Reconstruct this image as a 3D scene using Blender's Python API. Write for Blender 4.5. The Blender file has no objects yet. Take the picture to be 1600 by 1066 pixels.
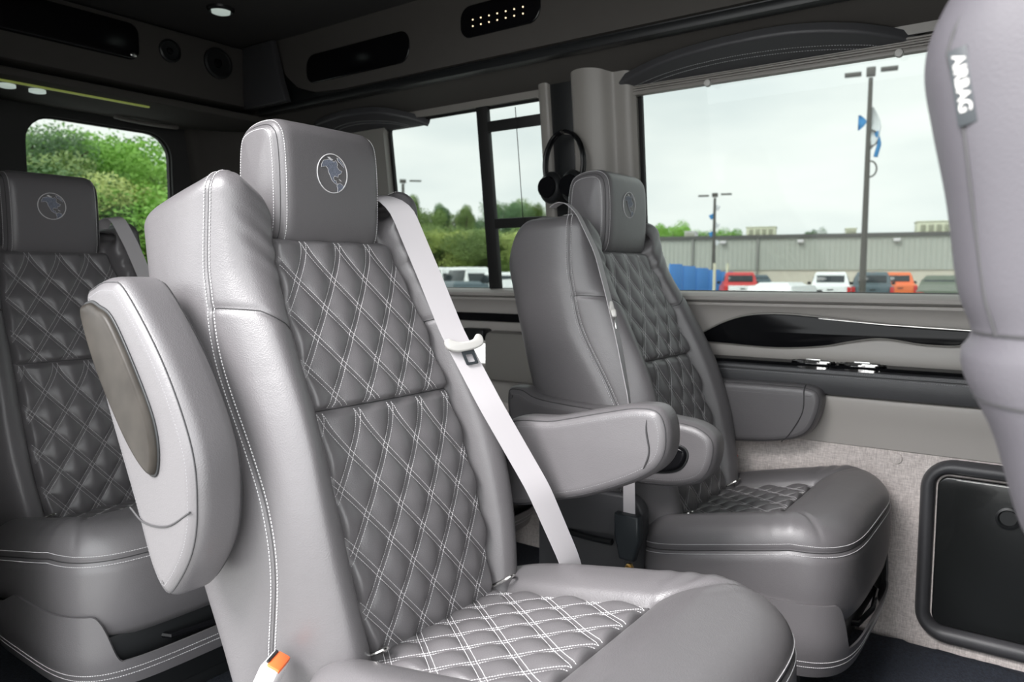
import bpy, bmesh, math, random
import numpy as np
from mathutils import Vector, Matrix, noise
from mathutils.geometry import tessellate_polygon
random.seed(7); np.random.seed(7)
SC = bpy.context.scene
COL = SC.collection
# ------------------------------------------------------------------ camera
FPX, HOR, YAW, CH = 1170.0, 430.0, math.radians(54), 1.08
PITCH = math.atan((533-HOR)/FPX)
D0 = Vector((-math.cos(YAW), math.sin(YAW), 0)); RT = Vector((math.sin(YAW), math.cos(YAW), 0))
cam = bpy.data.cameras.new('camera'); co = bpy.data.objects.new('camera', cam); COL.objects.link(co)
co.location = (0, 0, CH)
dirv = D0*math.cos(PITCH)-Vector((0, 0, 1))*math.sin(PITCH)
co.rotation_euler = dirv.to_track_quat('-Z', 'Y').to_euler()
cam.sensor_width = 36; cam.lens = 36*FPX/1600; cam.clip_start = .02; cam.clip_end = 500
cam.dof.use_dof = True; cam.dof.focus_distance = 1.5; cam.dof.aperture_fstop = 5.0
SC.camera = co
# ------------------------------------------------------------------ world
SKY, TINT = 4.7, (.198, .215, .204)
w = bpy.data.worlds.new('sky'); SC.world = w; w.use_nodes = True
nt = w.node_tree; nt.nodes.clear()
o_ = nt.nodes.new('ShaderNodeOutputWorld'); b_ = nt.nodes.new('ShaderNodeBackground')
tc = nt.nodes.new('ShaderNodeTexCoord'); mp = nt.nodes.new('ShaderNodeMapping'); mp.inputs['Scale'].default_value = (1.6, 1.6, 6)
nz = nt.nodes.new('ShaderNodeTexNoise'); nz.inputs['Scale'].default_value = 1.3; nz.inputs['Detail'].default_value = 5
rp = nt.nodes.new('ShaderNodeValToRGB')
rp.color_ramp.elements[0].position = .36; rp.color_ramp.elements[0].color = (.74, .78, .80, 1)
rp.color_ramp.elements[1].position = .66; rp.color_ramp.elements[1].color = (.98, .98, .97, 1)
nt.links.new(tc.outputs['Generated'], mp.inputs['Vector']); nt.links.new(mp.outputs['Vector'], nz.inputs['Vector'])
nt.links.new(nz.outputs['Fac'], rp.inputs['Fac']); nt.links.new(rp.outputs['Color'], b_.inputs['Color'])
b_.inputs['Strength'].default_value = SKY; nt.links.new(b_.outputs[0], o_.inputs[0])
SC.view_settings.view_transform = 'Standard'; SC.view_settings.look = 'None'
SC.view_settings.exposure = 0.1; SC.view_settings.gamma = 1.0
SC.view_settings.use_curve_mapping = False
SC.cycles.use_denoising = True
SC.cycles.max_bounces = 10; SC.cycles.transparent_max_bounces = 16
sl = bpy.data.lights.new('sun', 'SUN'); sl.energy = 6.3; sl.angle = math.radians(28); sl.color = (1, .97, .97)
so = bpy.data.objects.new('sun', sl); COL.objects.link(so); so.rotation_euler = Vector((.28, 1, -1.0)).to_track_quat('-Z', 'Y').to_euler()
# ------------------------------------------------------------------ materials
def mat(name, col, rough=.5, metal=0, spec=.5, noise_s=None, noise_a=.15, bump=None, coat=0, emit=None):
    """bump: list of (scale, distance, strength)"""
    m = bpy.data.materials.new(name); m.use_nodes = True
    n = m.node_tree; p = n.nodes['Principled BSDF']
    p.inputs['Base Color'].default_value = (*col, 1); p.inputs['Roughness'].default_value = rough
    p.inputs['Metallic'].default_value = metal; p.inputs['Specular IOR Level'].default_value = spec
    p.inputs['Coat Weight'].default_value = coat; p.inputs['Coat Roughness'].default_value = .05
    if emit:
        p.inputs['Emission Color'].default_value = (*emit[0], 1); p.inputs['Emission Strength'].default_value = emit[1]
    t = n.nodes.new('ShaderNodeTexCoord')
    if noise_s:
        z = n.nodes.new('ShaderNodeTexNoise'); z.inputs['Scale'].default_value = noise_s; z.inputs['Detail'].default_value = 4
        mx = n.nodes.new('ShaderNodeMix'); mx.data_type = 'RGBA'
        mx.inputs[6].default_value = (*[c*(1-noise_a) for c in col], 1); mx.inputs[7].default_value = (*[min(1, c*(1+noise_a)) for c in col], 1)
        n.links.new(t.outputs['Object'], z.inputs['Vector']); n.links.new(z.outputs['Fac'], mx.inputs[0])
        n.links.new(mx.outputs[2], p.inputs['Base Color'])
    if bump:
        prev = None
        for (s, d, st, kind) in bump:
            if kind == 'v':
                z = n.nodes.new('ShaderNodeTexVoronoi'); z.inputs['Scale'].default_value = s; out = z.outputs['Distance']
            else:
                z = n.nodes.new('ShaderNodeTexNoise'); z.inputs['Scale'].default_value = s; z.inputs['Detail'].default_value = 3; out = z.outputs['Fac']
            n.links.new(t.outputs['Object'], z.inputs['Vector'])
            b = n.nodes.new('ShaderNodeBump'); b.inputs['Distance'].default_value = d; b.inputs['Strength'].default_value = st
            n.links.new(out, b.inputs['Height'])
            if prev: n.links.new(prev.outputs[0], b.inputs['Normal'])
            prev = b
        n.links.new(prev.outputs[0], p.inputs['Normal'])
    return m
M = {}
M['leather'] = mat('grey_leather', (.121, .115, .1195), .38, spec=.6, noise_s=3, noise_a=.04, bump=[(420, .0006, .35, 'v'), (38, .0015, .16, 'n'), (9, .006, .28, 'n')])
M['leather3'] = mat('front_seat_leather', (.085, .080, .090), .5, spec=.3, bump=[(420, .0006, .35, 'v')])
M['leather2'] = mat('charcoal_leather', (.05, .05, .054), .45, bump=[(420, .0006, .35, 'v'), (9, .006, .2, 'n')])
M['stitch'] = mat('pale_thread', (.62, .61, .62), .6)
M['stitchd'] = mat('dim_thread', (.30, .30, .31), .6)
M['seam'] = mat('dark_seam', (.035, .034, .036), .6)
M['thread_blue'] = mat('slate_thread', (.15, .165, .21), .6, noise_s=400, noise_a=.8)
M['web'] = mat('pale_webbing', (.46, .44, .455), .65, noise_s=5, noise_a=.03)
M['tongue'] = mat('putty_plastic', (.50, .49, .47), .45)
M['black'] = mat('black_plastic', (.012, .013, .014), .4)
M['slate'] = mat('slate_plastic', (.022, .027, .031), .5)
M['gloss'] = mat('gloss_black', (.006, .006, .007), .12, spec=.15)
M['screen'] = mat('screen_black', (.003, .003, .004), .18)
M['steel'] = mat('bright_steel', (.75, .74, .72), .2, metal=1)
M['brass'] = mat('brass', (.75, .52, .2), .3, metal=1)
M['chrome'] = mat('chrome', (.9, .9, .88), .06, metal=1)
M['plastic_lit'] = mat('lit_taupe_plastic', (.40, .376, .355), .42, bump=[(900, .0003, .3, 'n')])  # lower-wall copy of the taupe plastic, paled to stand in for sunlight
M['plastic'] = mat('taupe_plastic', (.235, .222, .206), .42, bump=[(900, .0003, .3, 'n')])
M['head'] = mat('headliner', (.062, .057, .052), .85, noise_s=20, noise_a=.06)
M['ceil'] = mat('ceiling_cloth', (.04, .038, .037), .9)
M['rearpanel'] = mat('rear_door_panel', (.045, .045, .045), .6)
M['rubber'] = mat('black_rubber', (.01, .01, .01), .6)
M['carpet'] = mat('navy_carpet', (.020, .025, .037), .95, noise_s=130, noise_a=1.0, bump=[(200, .006, 1, 'n')])
M['orange'] = mat('orange_button', (.85, .16, .04), .4)
M['red'] = mat('red_button', (.75, .02, .02), .4)
M['white'] = mat('white_plastic', (.72, .70, .71), .4)
M['led'] = mat('led', (.9, .75, .5), .4, emit=((1, .78, .5), 1.6))
M['lamp'] = mat('lamp_lens', (.6, .66, .62), .1, emit=((.85, 1, .92), .35))
M['wood'] = mat('grey_burl', (.034, .030, .026), .3, spec=.12, noise_s=14, noise_a=.75)
M['blackwood'] = mat('black_wood_grain', (.010, .011, .011), .22, coat=.25, bump=[(60, .0006, .4, 'n')])
# woven wall cloth
def woven():
    m = mat('woven_wall_cloth', (.40, .36, .34), .9); n = m.node_tree; p = n.nodes['Principled BSDF']
    t = n.nodes.new('ShaderNodeTexCoord'); cols = []
    for sc in ((60, 60, 700), (700, 60, 60)):
        mpn = n.nodes.new('ShaderNodeMapping'); mpn.inputs['Scale'].default_value = sc
        z = n.nodes.new('ShaderNodeTexNoise'); z.inputs['Scale'].default_value = 1; z.inputs['Detail'].default_value = 3
        n.links.new(t.outputs['Object'], mpn.inputs[0]); n.links.new(mpn.outputs[0], z.inputs['Vector']); cols.append(z)
    a = n.nodes.new('ShaderNodeMath'); a.operation = 'ADD'
    n.links.new(cols[0].outputs['Fac'], a.inputs[0]); n.links.new(cols[1].outputs['Fac'], a.inputs[1])
    r = n.nodes.new('ShaderNodeValToRGB'); r.color_ramp.elements[0].position = .32; r.color_ramp.elements[0].color = (.32, .28, .27, 1)
    r.color_ramp.elements[1].position = .66; r.color_ramp.elements[1].color = (.76, .70, .67, 1)
    h = n.nodes.new('ShaderNodeMath'); h.operation = 'MULTIPLY'; h.inputs[1].default_value = .5
    n.links.new(a.outputs[0], h.inputs[0]); n.links.new(h.outputs[0], r.inputs[0]); n.links.new(r.outputs[0], p.inputs['Base Color'])
    b = n.nodes.new('ShaderNodeBump'); b.inputs['Distance'].default_value = .001; b.inputs['Strength'].default_value = .4
    n.links.new(h.outputs[0], b.inputs['Height']); n.links.new(b.outputs[0], p.inputs['Normal'])
    return m
M['cloth'] = woven()
def glass_mat(name, tint):
    m = bpy.data.materials.new(name); m.use_nodes = True; n = m.node_tree; n.nodes.clear()
    o = n.nodes.new('ShaderNodeOutputMaterial'); t = n.nodes.new('ShaderNodeBsdfTransparent'); g = n.nodes.new('ShaderNodeBsdfGlossy')
    t.inputs[0].default_value = (*[math.sqrt(c) for c in tint], 1); g.inputs['Roughness'].default_value = 0.0
    x = n.nodes.new('ShaderNodeMixShader'); x.inputs[0].default_value = .015
    n.links.new(t.outputs[0], x.inputs[1]); n.links.new(g.outputs[0], x.inputs[2]); n.links.new(x.outputs[0], o.inputs[0])
    return m
M['glass'] = glass_mat('privacy_glass', TINT)
# ------------------------------------------------------------------ helpers
def link(o, parent=None):
    COL.objects.link(o)
    if parent is not None: o.parent = parent
    return o
def mkmesh(name, V, F, m, smooth=True, angle=None):
    me = bpy.data.meshes.new(name)
    me.from_pydata([tuple(map(float, v)) for v in V], [], [tuple(int(i) for i in f) for f in F]); me.update()
    if m: me.materials.append(m)
    if smooth: me.shade_smooth()
    if smooth and angle:
        bm = bmesh.new(); bm.from_mesh(me)
        for e in bm.edges:
            if len(e.link_faces) == 2 and e.calc_face_angle(0) > angle: e.smooth = False
        bm.to_mesh(me); bm.free()
    return me
def fixn(me):
    bm = bmesh.new(); bm.from_mesh(me); bmesh.ops.recalc_face_normals(bm, faces=bm.faces); bm.to_mesh(me); bm.free(); return me
def ob(name, me, parent=None, loc=None):
    o = bpy.data.objects.new(name, me); link(o, parent)
    if loc: o.location = loc
    return o
def tag(o, label, cat=None, group=None, kind=None):
    if label: o['label'] = label
    if cat: o['category'] = cat
    if group: o['group'] = group
    if kind: o['kind'] = kind
    return o
def empty(name, loc, label, cat, group=None, rz=0):
    o = bpy.data.objects.new(name, None); link(o); o.location = loc; o.rotation_euler.z = rz; o.empty_display_size = .1
    return tag(o, label, cat, group)
class MB:
    def __init__(s): s.V = []; s.F = []
    def add(s, V, F):
        k = len(s.V); s.V += [tuple(map(float, v)) for v in V]; s.F += [tuple(i+k for i in f) for f in F]; return s
    def box(s, c, d, r=0, R=None, seg=2):
        bm = bmesh.new(); bmesh.ops.create_cube(bm, size=1)
        for v in bm.verts: v.co = Vector((v.co.x*d[0], v.co.y*d[1], v.co.z*d[2]))
        if r > 0: bmesh.ops.bevel(bm, geom=bm.edges[:], offset=r, segments=seg, profile=.5, affect='EDGES')
        bm.verts.index_update()
        V = [(R @ v.co if R else v.co)+Vector(c) for v in bm.verts]; F = [[v.index for v in f.verts] for f in bm.faces]; bm.free()
        return s.add(V, F)
    def tube(s, P, r, n=8, caps=True, flat=None):
        P = [Vector(p) for p in P]; V = []; F = []; up = None
        for i, p in enumerate(P):
            t = (P[min(i+1, len(P)-1)]-P[max(i-1, 0)]).normalized()
            if up is None:
                a = Vector((0, 0, 1)) if abs(t.z) < .9 else Vector((1, 0, 0)); up = (a-t*a.dot(t)).normalized()
            else: up = (up-t*up.dot(t)).normalized()
            sd = t.cross(up); rr = r[i] if hasattr(r, '__len__') else r
            for k in range(n):
                a = 2*math.pi*k/n; V.append(p+up*math.cos(a)*rr+sd*math.sin(a)*rr)
        for i in range(len(P)-1):
            for k in range(n): F.append((i*n+k, i*n+(k+1) % n, (i+1)*n+(k+1) % n, (i+1)*n+k))
        if caps: F.append(tuple(range(n))[::-1]); F.append(tuple((len(P)-1)*n+k for k in range(n)))
        return s.add(V, F)
    def lathe(s, prof, c, ax=(0, 0, 1), n=24):
        ax = Vector(ax).normalized(); a = Vector((1, 0, 0)) if abs(ax.x) < .9 else Vector((0, 1, 0)); u = (a-ax*a.dot(ax)).normalized(); v = ax.cross(u)
        V = []; F = []
        for (r, h) in prof:
            for k in range(n):
                t = 2*math.pi*k/n; V.append(Vector(c)+ax*h+u*math.cos(t)*r+v*math.sin(t)*r)
        for i in range(len(prof)-1):
            for k in range(n): F.append((i*n+k, i*n+(k+1) % n, (i+1)*n+(k+1) % n, (i+1)*n+k))
        F.append(tuple(range(n))[::-1]); F.append(tuple((len(prof)-1)*n+k for k in range(n)))
        return s.add(V, F)
    def ell(s, c, r, nu=20, nv=12, R=None):
        V = []; F = []
        for i in range(nv+1):
            a = math.pi*i/nv
            for k in range(nu):
                t = 2*math.pi*k/nu; p = Vector((r[0]*math.sin(a)*math.cos(t), r[1]*math.sin(a)*math.sin(t), r[2]*math.cos(a)))
                V.append((R @ p if R else p)+Vector(c))
        for i in range(nv):
            for k in range(nu): F.append((i*nu+k, i*nu+(k+1) % nu, (i+1)*nu+(k+1) % nu, (i+1)*nu+k))
        return s.add(V, F)
    def me(s, name, m, smooth=True, angle=.7):
        return fixn(mkmesh(name, s.V, s.F, m, smooth, angle))
    def obj(s, name, m, parent=None, smooth=True, angle=.7):
        return ob(name, s.me(name, m, smooth, angle), parent)
def cr(P, n=8, closed=False):
    """Catmull-Rom through P (any dimension) -> array"""
    P = np.array(P, float); N = len(P); out = []
    segs = N if closed else N-1
    for i in range(segs):
        p0 = P[(i-1) % N] if closed or i > 0 else 2*P[0]-P[1]
        p1 = P[i]; p2 = P[(i+1) % N]
        p3 = P[(i+2) % N] if closed or i+2 < N else 2*P[-1]-P[-2]
        for k in range(n):
            t = k/n; out.append(.5*((2*p1)+(-p0+p2)*t+(2*p0-5*p1+4*p2-p3)*t*t+(-p0+3*p1-3*p2+p3)*t**3))
    if not closed: out.append(P[-1])
    return np.array(out)
def smooth_tab(T):
    C_ = cr(T, 12); return lambda z: np.interp(z, C_[:, 0], C_[:, 1])
def gridF(nr, nc, closed=False):
    F = []
    for i in range(nr-1):
        for k in range(nc if closed else nc-1):
            F.append((i*nc+k, i*nc+(k+1) % nc, (i+1)*nc+(k+1) % nc, (i+1)*nc+k))
    return F
def gnorm(G, closed=False):
    du = np.gradient(G, axis=0)
    dv = (np.roll(G, -1, 1)-np.roll(G, 1, 1)) if closed else np.gradient(G, axis=1)
    n = np.cross(du, dv); return n/np.maximum(np.linalg.norm(n, axis=2, keepdims=True), 1e-9)
def resample(P, step, *att):
    P = np.array(P); s = np.r_[0, np.cumsum(np.linalg.norm(np.diff(P, axis=0), axis=1))]
    n = max(2, int(s[-1]/step)); q = np.linspace(0, s[-1], n)
    f = lambda A: np.stack([np.interp(q, s, np.array(A)[:, i]) for i in range(np.array(A).shape[1])], 1)
    return [f(P)]+[f(a) for a in att]
def dashes(mb, P, N, pitch=.0047, ln=.0034, w=.0011, h=.0006, lift=.0):
    P = np.array(P, float); N = np.array(N, float)
    s = np.r_[0, np.cumsum(np.linalg.norm(np.diff(P, axis=0), axis=1))]
    if s[-1] < pitch: return
    for c in np.arange(pitch/2, s[-1], pitch):
        q = [max(0, c-ln/2), min(s[-1], c+ln/2)]
        a, b = [np.array([np.interp(t, s, P[:, i]) for i in range(3)]) for t in q]
        n = np.array([np.interp(c, s, N[:, i]) for i in range(3)]); n /= (np.linalg.norm(n)+1e-9)
        t = b-a; L = np.linalg.norm(t)
        if L < 1e-5: continue
        t /= L; sd = np.cross(n, t); a = a+n*lift; b = b+n*lift; m = (a+b)/2
        V = [a-sd*w/2-n*.0003, a+sd*w/2-n*.0003, b+sd*w/2-n*.0003, b-sd*w/2-n*.0003, m-t*L*.3-sd*w*.3+n*h, m-t*L*.3+sd*w*.3+n*h, m+t*L*.3+sd*w*.3+n*h, m+t*L*.3-sd*w*.3+n*h]
        mb.add(V, [(4, 5, 6, 7), (0, 1, 5, 4), (1, 2, 6, 5), (2, 3, 7, 6), (3, 0, 4, 7)])
def rrect(x0, x1, y0, y1, r, n=6):
    out = []
    for cx, cy, a0 in ((x1-r, y1-r, 0), (x0+r, y1-r, 90), (x0+r, y0+r, 180), (x1-r, y0+r, 270)):
        for k in range(n+1):
            a = math.radians(a0+90*k/n); out.append((cx+r*math.cos(a), cy+r*math.sin(a)))
    return out
def offs(P, d):
    P = np.array(P, float); a = P-np.roll(P, 1, 0); b = np.roll(P, -1, 0)-P
    a /= np.maximum(np.linalg.norm(a, axis=1, keepdims=True), 1e-9); b /= np.maximum(np.linalg.norm(b, axis=1, keepdims=True), 1e-9)
    t = a+b; t /= np.maximum(np.linalg.norm(t, axis=1, keepdims=True), 1e-9)
    n = np.stack([-t[:, 1], t[:, 0]], 1)   # left normal = inward for ccw
    return P+n*d
def ccw(P):
    P = np.array(P, float); A = np.sum(P[:, 0]*np.roll(P[:, 1], -1)-np.roll(P[:, 0], -1)*P[:, 1])
    return P if A > 0 else P[::-1]
def pad(mb, outline, O, U, V, N, h, r=.004, seg=5, both=False, back=True, dome=0):
    """rounded slab: 2D outline on plane O,U,V, raised by h along N, edge radius r"""
    P = ccw(outline); n = len(P); O, U, V, N = [np.array(a, float) for a in (O, U, V, N)]
    rings = []
    if both:
        for k in range(seg, 0, -1):
            a = math.pi/2*k/seg; rings.append((r*(1-math.cos(a)), r*(1-math.sin(a))))
        rings.append((0, r))
    else: rings.append((0, 0))
    for k in range(seg+1):
        a = math.pi/2*k/seg; rings.append((r*(1-math.cos(a)), h-r+r*math.sin(a)))
    VV = []; FF = []
    for (i, z) in rings:
        Q = offs(P, i); VV += [O+U*q[0]+V*q[1]+N*z for q in Q]
    for i in range(len(rings)-1):
        for k in range(n): FF.append((i*n+k, i*n+(k+1) % n, (i+1)*n+(k+1) % n, (i+1)*n+k))
    def cap(ri, flip):
        Q = offs(P, rings[ri][0]); tri = tessellate_polygon([[Vector((q[0], q[1], 0)) for q in Q]])
        for t in tri: FF.append(tuple(ri*n+j for j in (t if not flip else t[::-1])))
    cap(len(rings)-1, False)
    if both or back: cap(0, True)
    mb.add(VV, FF); return mb
def panel(outer, holes, O, U, V, N, th, m, name, parent=None):
    """flat panel with holes and thickness th behind it"""
    O, U, V, N = [Vector(a) for a in (O, U, V, N)]
    loops = [list(map(tuple, ccw(outer)))]+[list(map(tuple, ccw(h)))[::-1] for h in holes]
    pts = [p for l in loops for p in l]; n = len(pts)
    tri = tessellate_polygon([[Vector((p[0], p[1], 0)) for p in l] for l in loops])
    VV = [O+U*p[0]+V*p[1] for p in pts]+[O+U*p[0]+V*p[1]-N*th for p in pts]
    FF = [tuple(t) for t in tri]+[tuple(i+n for i in t[::-1]) for t in tri]
    k = 0
    for l in loops:
        L_ = len(l)
        for i in range(L_): FF.append((k+i, k+(i+1) % L_, n+k+(i+1) % L_, n+k+i))
        k += L_
    me = mkmesh(name, VV, FF, m, True, .5); fixn(me); bmf = bmesh.new(); bmf.from_mesh(me)
    for e in bmf.edges:
        if len(e.link_faces) == 2 and e.calc_face_angle(0) > .5: e.smooth = False
    bmf.to_mesh(me); bmf.free()
    return ob(name, me, parent)
def struct(o, label=None):
    o['kind'] = 'structure'
    if label: o['label'] = label
    return o
# ================================================================== SEAT (local frame: x forward, y to the driver side, z up; origin on the floor)
xqT = smooth_tab([(.28, .085), (.41, .063), (.62, .012), (.83, -.065), (.98, -.132), (1.13, -.205), (1.3, -.285)])
seamT = smooth_tab([(.28, -.09), (.419, -.065), (.575, -.032), (.684, -.044), (.786, -.092), (.934, -.180), (1.05, -.215), (1.114, -.229), (1.262, -.238), (1.32, -.24)])
wiT = smooth_tab([(.28, .155), (.41, .168), (.55, .184), (.7, .187), (.83, .182), (.93, .178), (1.0, .172), (1.13, .152), (1.2, .135), (1.32, .12)])
hwT = smooth_tab([(.28, .285), (.4, .295), (.6, .312), (.8, .312), (.95, .305), (1.1, .292), (1.2, .282), (1.32, .272)])
crT = smooth_tab([(.28, .10), (.41, .090), (.55, .072), (.7, .038), (.83, -.008), (.98, -.090), (1.08, -.150), (1.16, -.180), (1.24, -.196), (1.32, -.20)])
def backx(z): return -.25-.30*(z-.4)
def section(z):
    xq, sx, wi, hw, cx, xb = float(xqT(z)), float(seamT(z)), float(wiT(z)), float(hwT(z)), float(crT(z)), backx(z)
    K = [(0, xb), (.12, xb-.004), (.22, xb), (hw-.035, xb+.014), (hw-.006, xb+.055), (hw, .5*(xb+sx)), (hw-.004, sx-.045), (hw-.016, sx), (hw-.036, sx+.5*(cx-sx)+.012),
         (.5*(wi+hw)-.002, cx+.002), (wi+.022, .45*cx+.55*xq+.016), (wi, xq-.010), (wi-.03, xq-.02), (.07, xq-.022), (0, xq-.022)]
    return cr(K, 9)          # columns: key i -> i*9
NS = 14*9+1; SEAMC, VALC = 7*9, 11*9
ZS = np.linspace(.30, 1.34, 110)
SEC = np.array([section(z) for z in ZS])           # nz, NS, (y,x)
def secat(col, z):
    return np.array([np.interp(z, ZS, SEC[:, col, 0]), np.interp(z, ZS, SEC[:, col, 1])])
SLOPE = .25
def ztop(y, x):
    a = abs(y); base = np.interp(a, [0, .12, .17, .22, .26, .30, .33], [1.185, 1.200, 1.240, 1.268, 1.272, 1.256, 1.240])
    return base-(SLOPE*max(0, -.24-x) if SLOPE > .2 else .02+SLOPE*max(0, -.24-x)+9*max(0, -.37-x)**2)
def build_back():
    half = []; rr = .045; nb, nrnd, ncl = 150, 9, 8
    for k in range(NS):
        col = []
        y0, x0 = secat(k, 1.22); zt = ztop(y0, x0)
        for v in np.linspace(0, 1, nb):
            z = .33+v*(zt-rr-.33); y, x = secat(k, z); col.append((x, y, z))
        half.append(col)
    H = np.array(half).transpose(1, 0, 2)            # rows, cols, 3
    full = np.concatenate([H*np.array([1, -1, 1]), H[:, ::-1][:, 1:-1]], axis=1)   # closed ring
    last = full[-1]; t = np.roll(last, -1, 0)-np.roll(last, 1, 0); t[:, 2] = 0
    nrm = np.stack([t[:, 1], -t[:, 0], 0*t[:, 0]], 1); nrm /= np.maximum(np.linalg.norm(nrm, axis=1, keepdims=True), 1e-9)
    cen = last.mean(0)
    if np.sum((last-cen)*nrm) < 0: nrm = -nrm
    rows = [full[i] for i in range(nb)]
    for i in range(1, nrnd+1):
        a = math.pi/2*i/nrnd; rows.append(last-nrm*rr*(1-math.cos(a))+np.array([0, 0, 1])*rr*math.sin(a))
    top = rows[-1].copy()
    nc = full.shape[1]
    mid = top.copy(); mid[:, 0] = (top[:, 0]*.5+top[(2*NS-2-np.arange(nc)) % nc, 0]*.5)
    # mid depth line: mean of front and back x at this y
    back = H[-1][:4*9]; 
    for k in range(nc):
        yy = top[k, 1]; mid[k, 0] = -.34; mid[k, 1] = np.clip(yy*.93, -.25, .25); mid[k, 2] = ztop(mid[k, 1], mid[k, 0])+.004
    for i in range(1, ncl+1):
        f = i/ncl; rows.append(top*(1-f)+mid*f)
    G = np.array(rows); n = gnorm(G, True)
    if np.sum(n[20, SEAMC]*np.array([0, -1, 0])) < 0: n = -n
    for c in (SEAMC, nc-SEAMC):
        G[:nb+nrnd, c] -= n[:nb+nrnd, c]*.0035
        for d in (-1, 1): G[:nb+nrnd, c+d] -= n[:nb+nrnd, c+d]*.0008
    # crosswise seam on each bolster
    rz = int(np.argmin(abs(G[:nb, SEAMC, 2]-1.02)))
    for c0, c1 in ((SEAMC, VALC), (nc-VALC, nc-SEAMC)):
        G[rz, c0:c1+1] -= n[rz, c0:c1+1]*.0035
        for d in (-1, 1): G[rz+d, c0:c1+1] -= n[rz+d, c0:c1+1]*.001
    # soft creases in the leather beside the head rest
    for k in range(nc):
        for i in range(int(nb*.72), nb):
            y, z = G[i, k, 1], G[i, k, 2]; x = G[i, k, 0]
            if x > -.26 and .15 < abs(y) < .27:
                a = abs(y); q = (z-1.10)-(a-.16)*.9
                G[i, k, 0] += .0035*math.sin(q*130)*math.exp(-(q/.05)**2)*math.exp(-((a-.175)/.05)**2)
    V = G.reshape(-1, 3); F = gridF(len(rows), nc, True); F.append(tuple(range(nc))[::-1])
    me = fixn(mkmesh('backrest', V, F, M['leather']))
    sts = []; sms = []
    for c in (SEAMC, nc-SEAMC):
        st = MB(); sm = MB(); sts.append(st); sms.append(sm)
        P = G[3:nb+nrnd+2, c]; Nn = n[3:nb+nrnd+2, c]
        sm.tube(resample(P+Nn*.0002, .01)[0], .0009, 5)
        for sgn in (-1, 1):
            Q = G[3:nb+nrnd+2, c]*.0; a = G[3:nb+nrnd+2, c+sgn*1]; b = G[3:nb+nrnd+2, c+sgn*2]
            dist = np.linalg.norm(G[3:nb+nrnd+2, c+sgn*2]-P, axis=1, keepdims=True)
            Q = P+(b-P)*np.minimum(1.4, .0068/np.maximum(dist, 1e-4)); nn = n[3:nb+nrnd+2, c+sgn*2]
            dashes(st, Q+nn*.0016, nn, .0064, .0046, .0016, .0009)
    for c0, c1 in ((SEAMC, VALC), (nc-VALC, nc-SEAMC)):
        sm = MB(); sms.append(sm); sm.tube(G[rz, c0:c1-4]+n[rz, c0:c1-4]*.0006, .0011, 5)
    return me, [s.me('stitching', M['stitch'], False) for s in sts], [s.me('seam_line', M['seam']) for s in sms]
# ---- quilting
PY, PZ, DEL, KW = .084, .104, .072, .03
def gq(t): return (t-KW*(1-np.exp(-t/KW)))/PZ
def puff(y, t):
    a = y/PY+gq(t); b = y/PY-gq(t)
    f = lambda q: np.sin(np.pi/2*np.clip((abs(q-np.round(q))-DEL)/(.5-DEL), 0, 1))**.62
    return f(a)*f(b)
def ins_point(y, z, zt, zb):
    wi = float(wiT(z))+.004; s = y/wi
    x = float(xqT(z))+.006*(1-s*s)
    return x
ZT, ZM, ZB = 1.15, .835, .395
def build_insert():
    zs = np.linspace(ZB, ZT, 250); ss = np.linspace(-1, 1, 121); G = np.zeros((len(zs), len(ss), 3))
    for i, z in enumerate(zs):
        t = (ZT-z) if z > ZM else (ZM-z); wi = float(wiT(z))+.004; xq = float(xqT(z))
        y = ss*wi; edge = np.clip((1-abs(ss))/.07, 0, 1)**.5
        dm = abs(z-ZM); em = min(1, dm/.012)**.5; et = min(1, (ZT-z)/.01)**.5
        x = xq-.010+(.016*edge)*(.35+.65*em)+.006*(1-ss**2)+.011*puff(y, t)*edge*em*et-.012*(1-et)
        G[i, :, 0] = x; G[i, :, 1] = y; G[i, :, 2] = z
    me = mkmesh('quilted_panel', G.reshape(-1, 3), gridF(len(zs), len(ss)), M['leather'])
    fixn(me)
    n = gnorm(G); 
    if n[100, 60, 0] < 0: n = -n
    def surf(y, z):
        fi = (z-ZB)/(ZT-ZB)*(len(zs)-1); i = int(np.clip(fi, 0, len(zs)-2)); wi = float(wiT(z))+.004
        fk = (y/wi+1)/2*(len(ss)-1); k = int(np.clip(fk, 0, len(ss)-2)); a, b = fi-i, fk-k
        p = (G[i, k]*(1-a)*(1-b)+G[i+1, k]*a*(1-b)+G[i, k+1]*(1-a)*b+G[i+1, k+1]*a*b)
        return p
    st = MB(); nn = np.array([.95, 0, .31])
    for (a, b) in ((ZT, ZM), (ZM, ZB)):
        ts = np.linspace(.004, a-b-.004, 140)
        for n_ in range(-9, 10):
            for sg in (-1, 1):
                for d in (-DEL, DEL):
                    P = []; 
                    for t in ts:
                        y = PY*(n_+d+sg*gq(t)); z = a-t
                        if abs(y) < float(wiT(z))-.003: P.append(surf(y, z))
                        else:
                            if len(P) > 2: dashes(st, P, [nn]*len(P), .0046, .0036, .0009, .0006, .0003)
                            P = []
                    if len(P) > 2: dashes(st, P, [nn]*len(P), .0046, .0036, .0009, .0006, .0003)
    sm = MB(); zm = [surf(y, ZM)+np.array([.0005, 0, 0]) for y in np.linspace(-.178, .178, 30)]; sm.tube(zm, .0012, 5)
    return me, st.me('stitching', M['stitch'], False), sm.me('seam_line', M['seam'])
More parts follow.
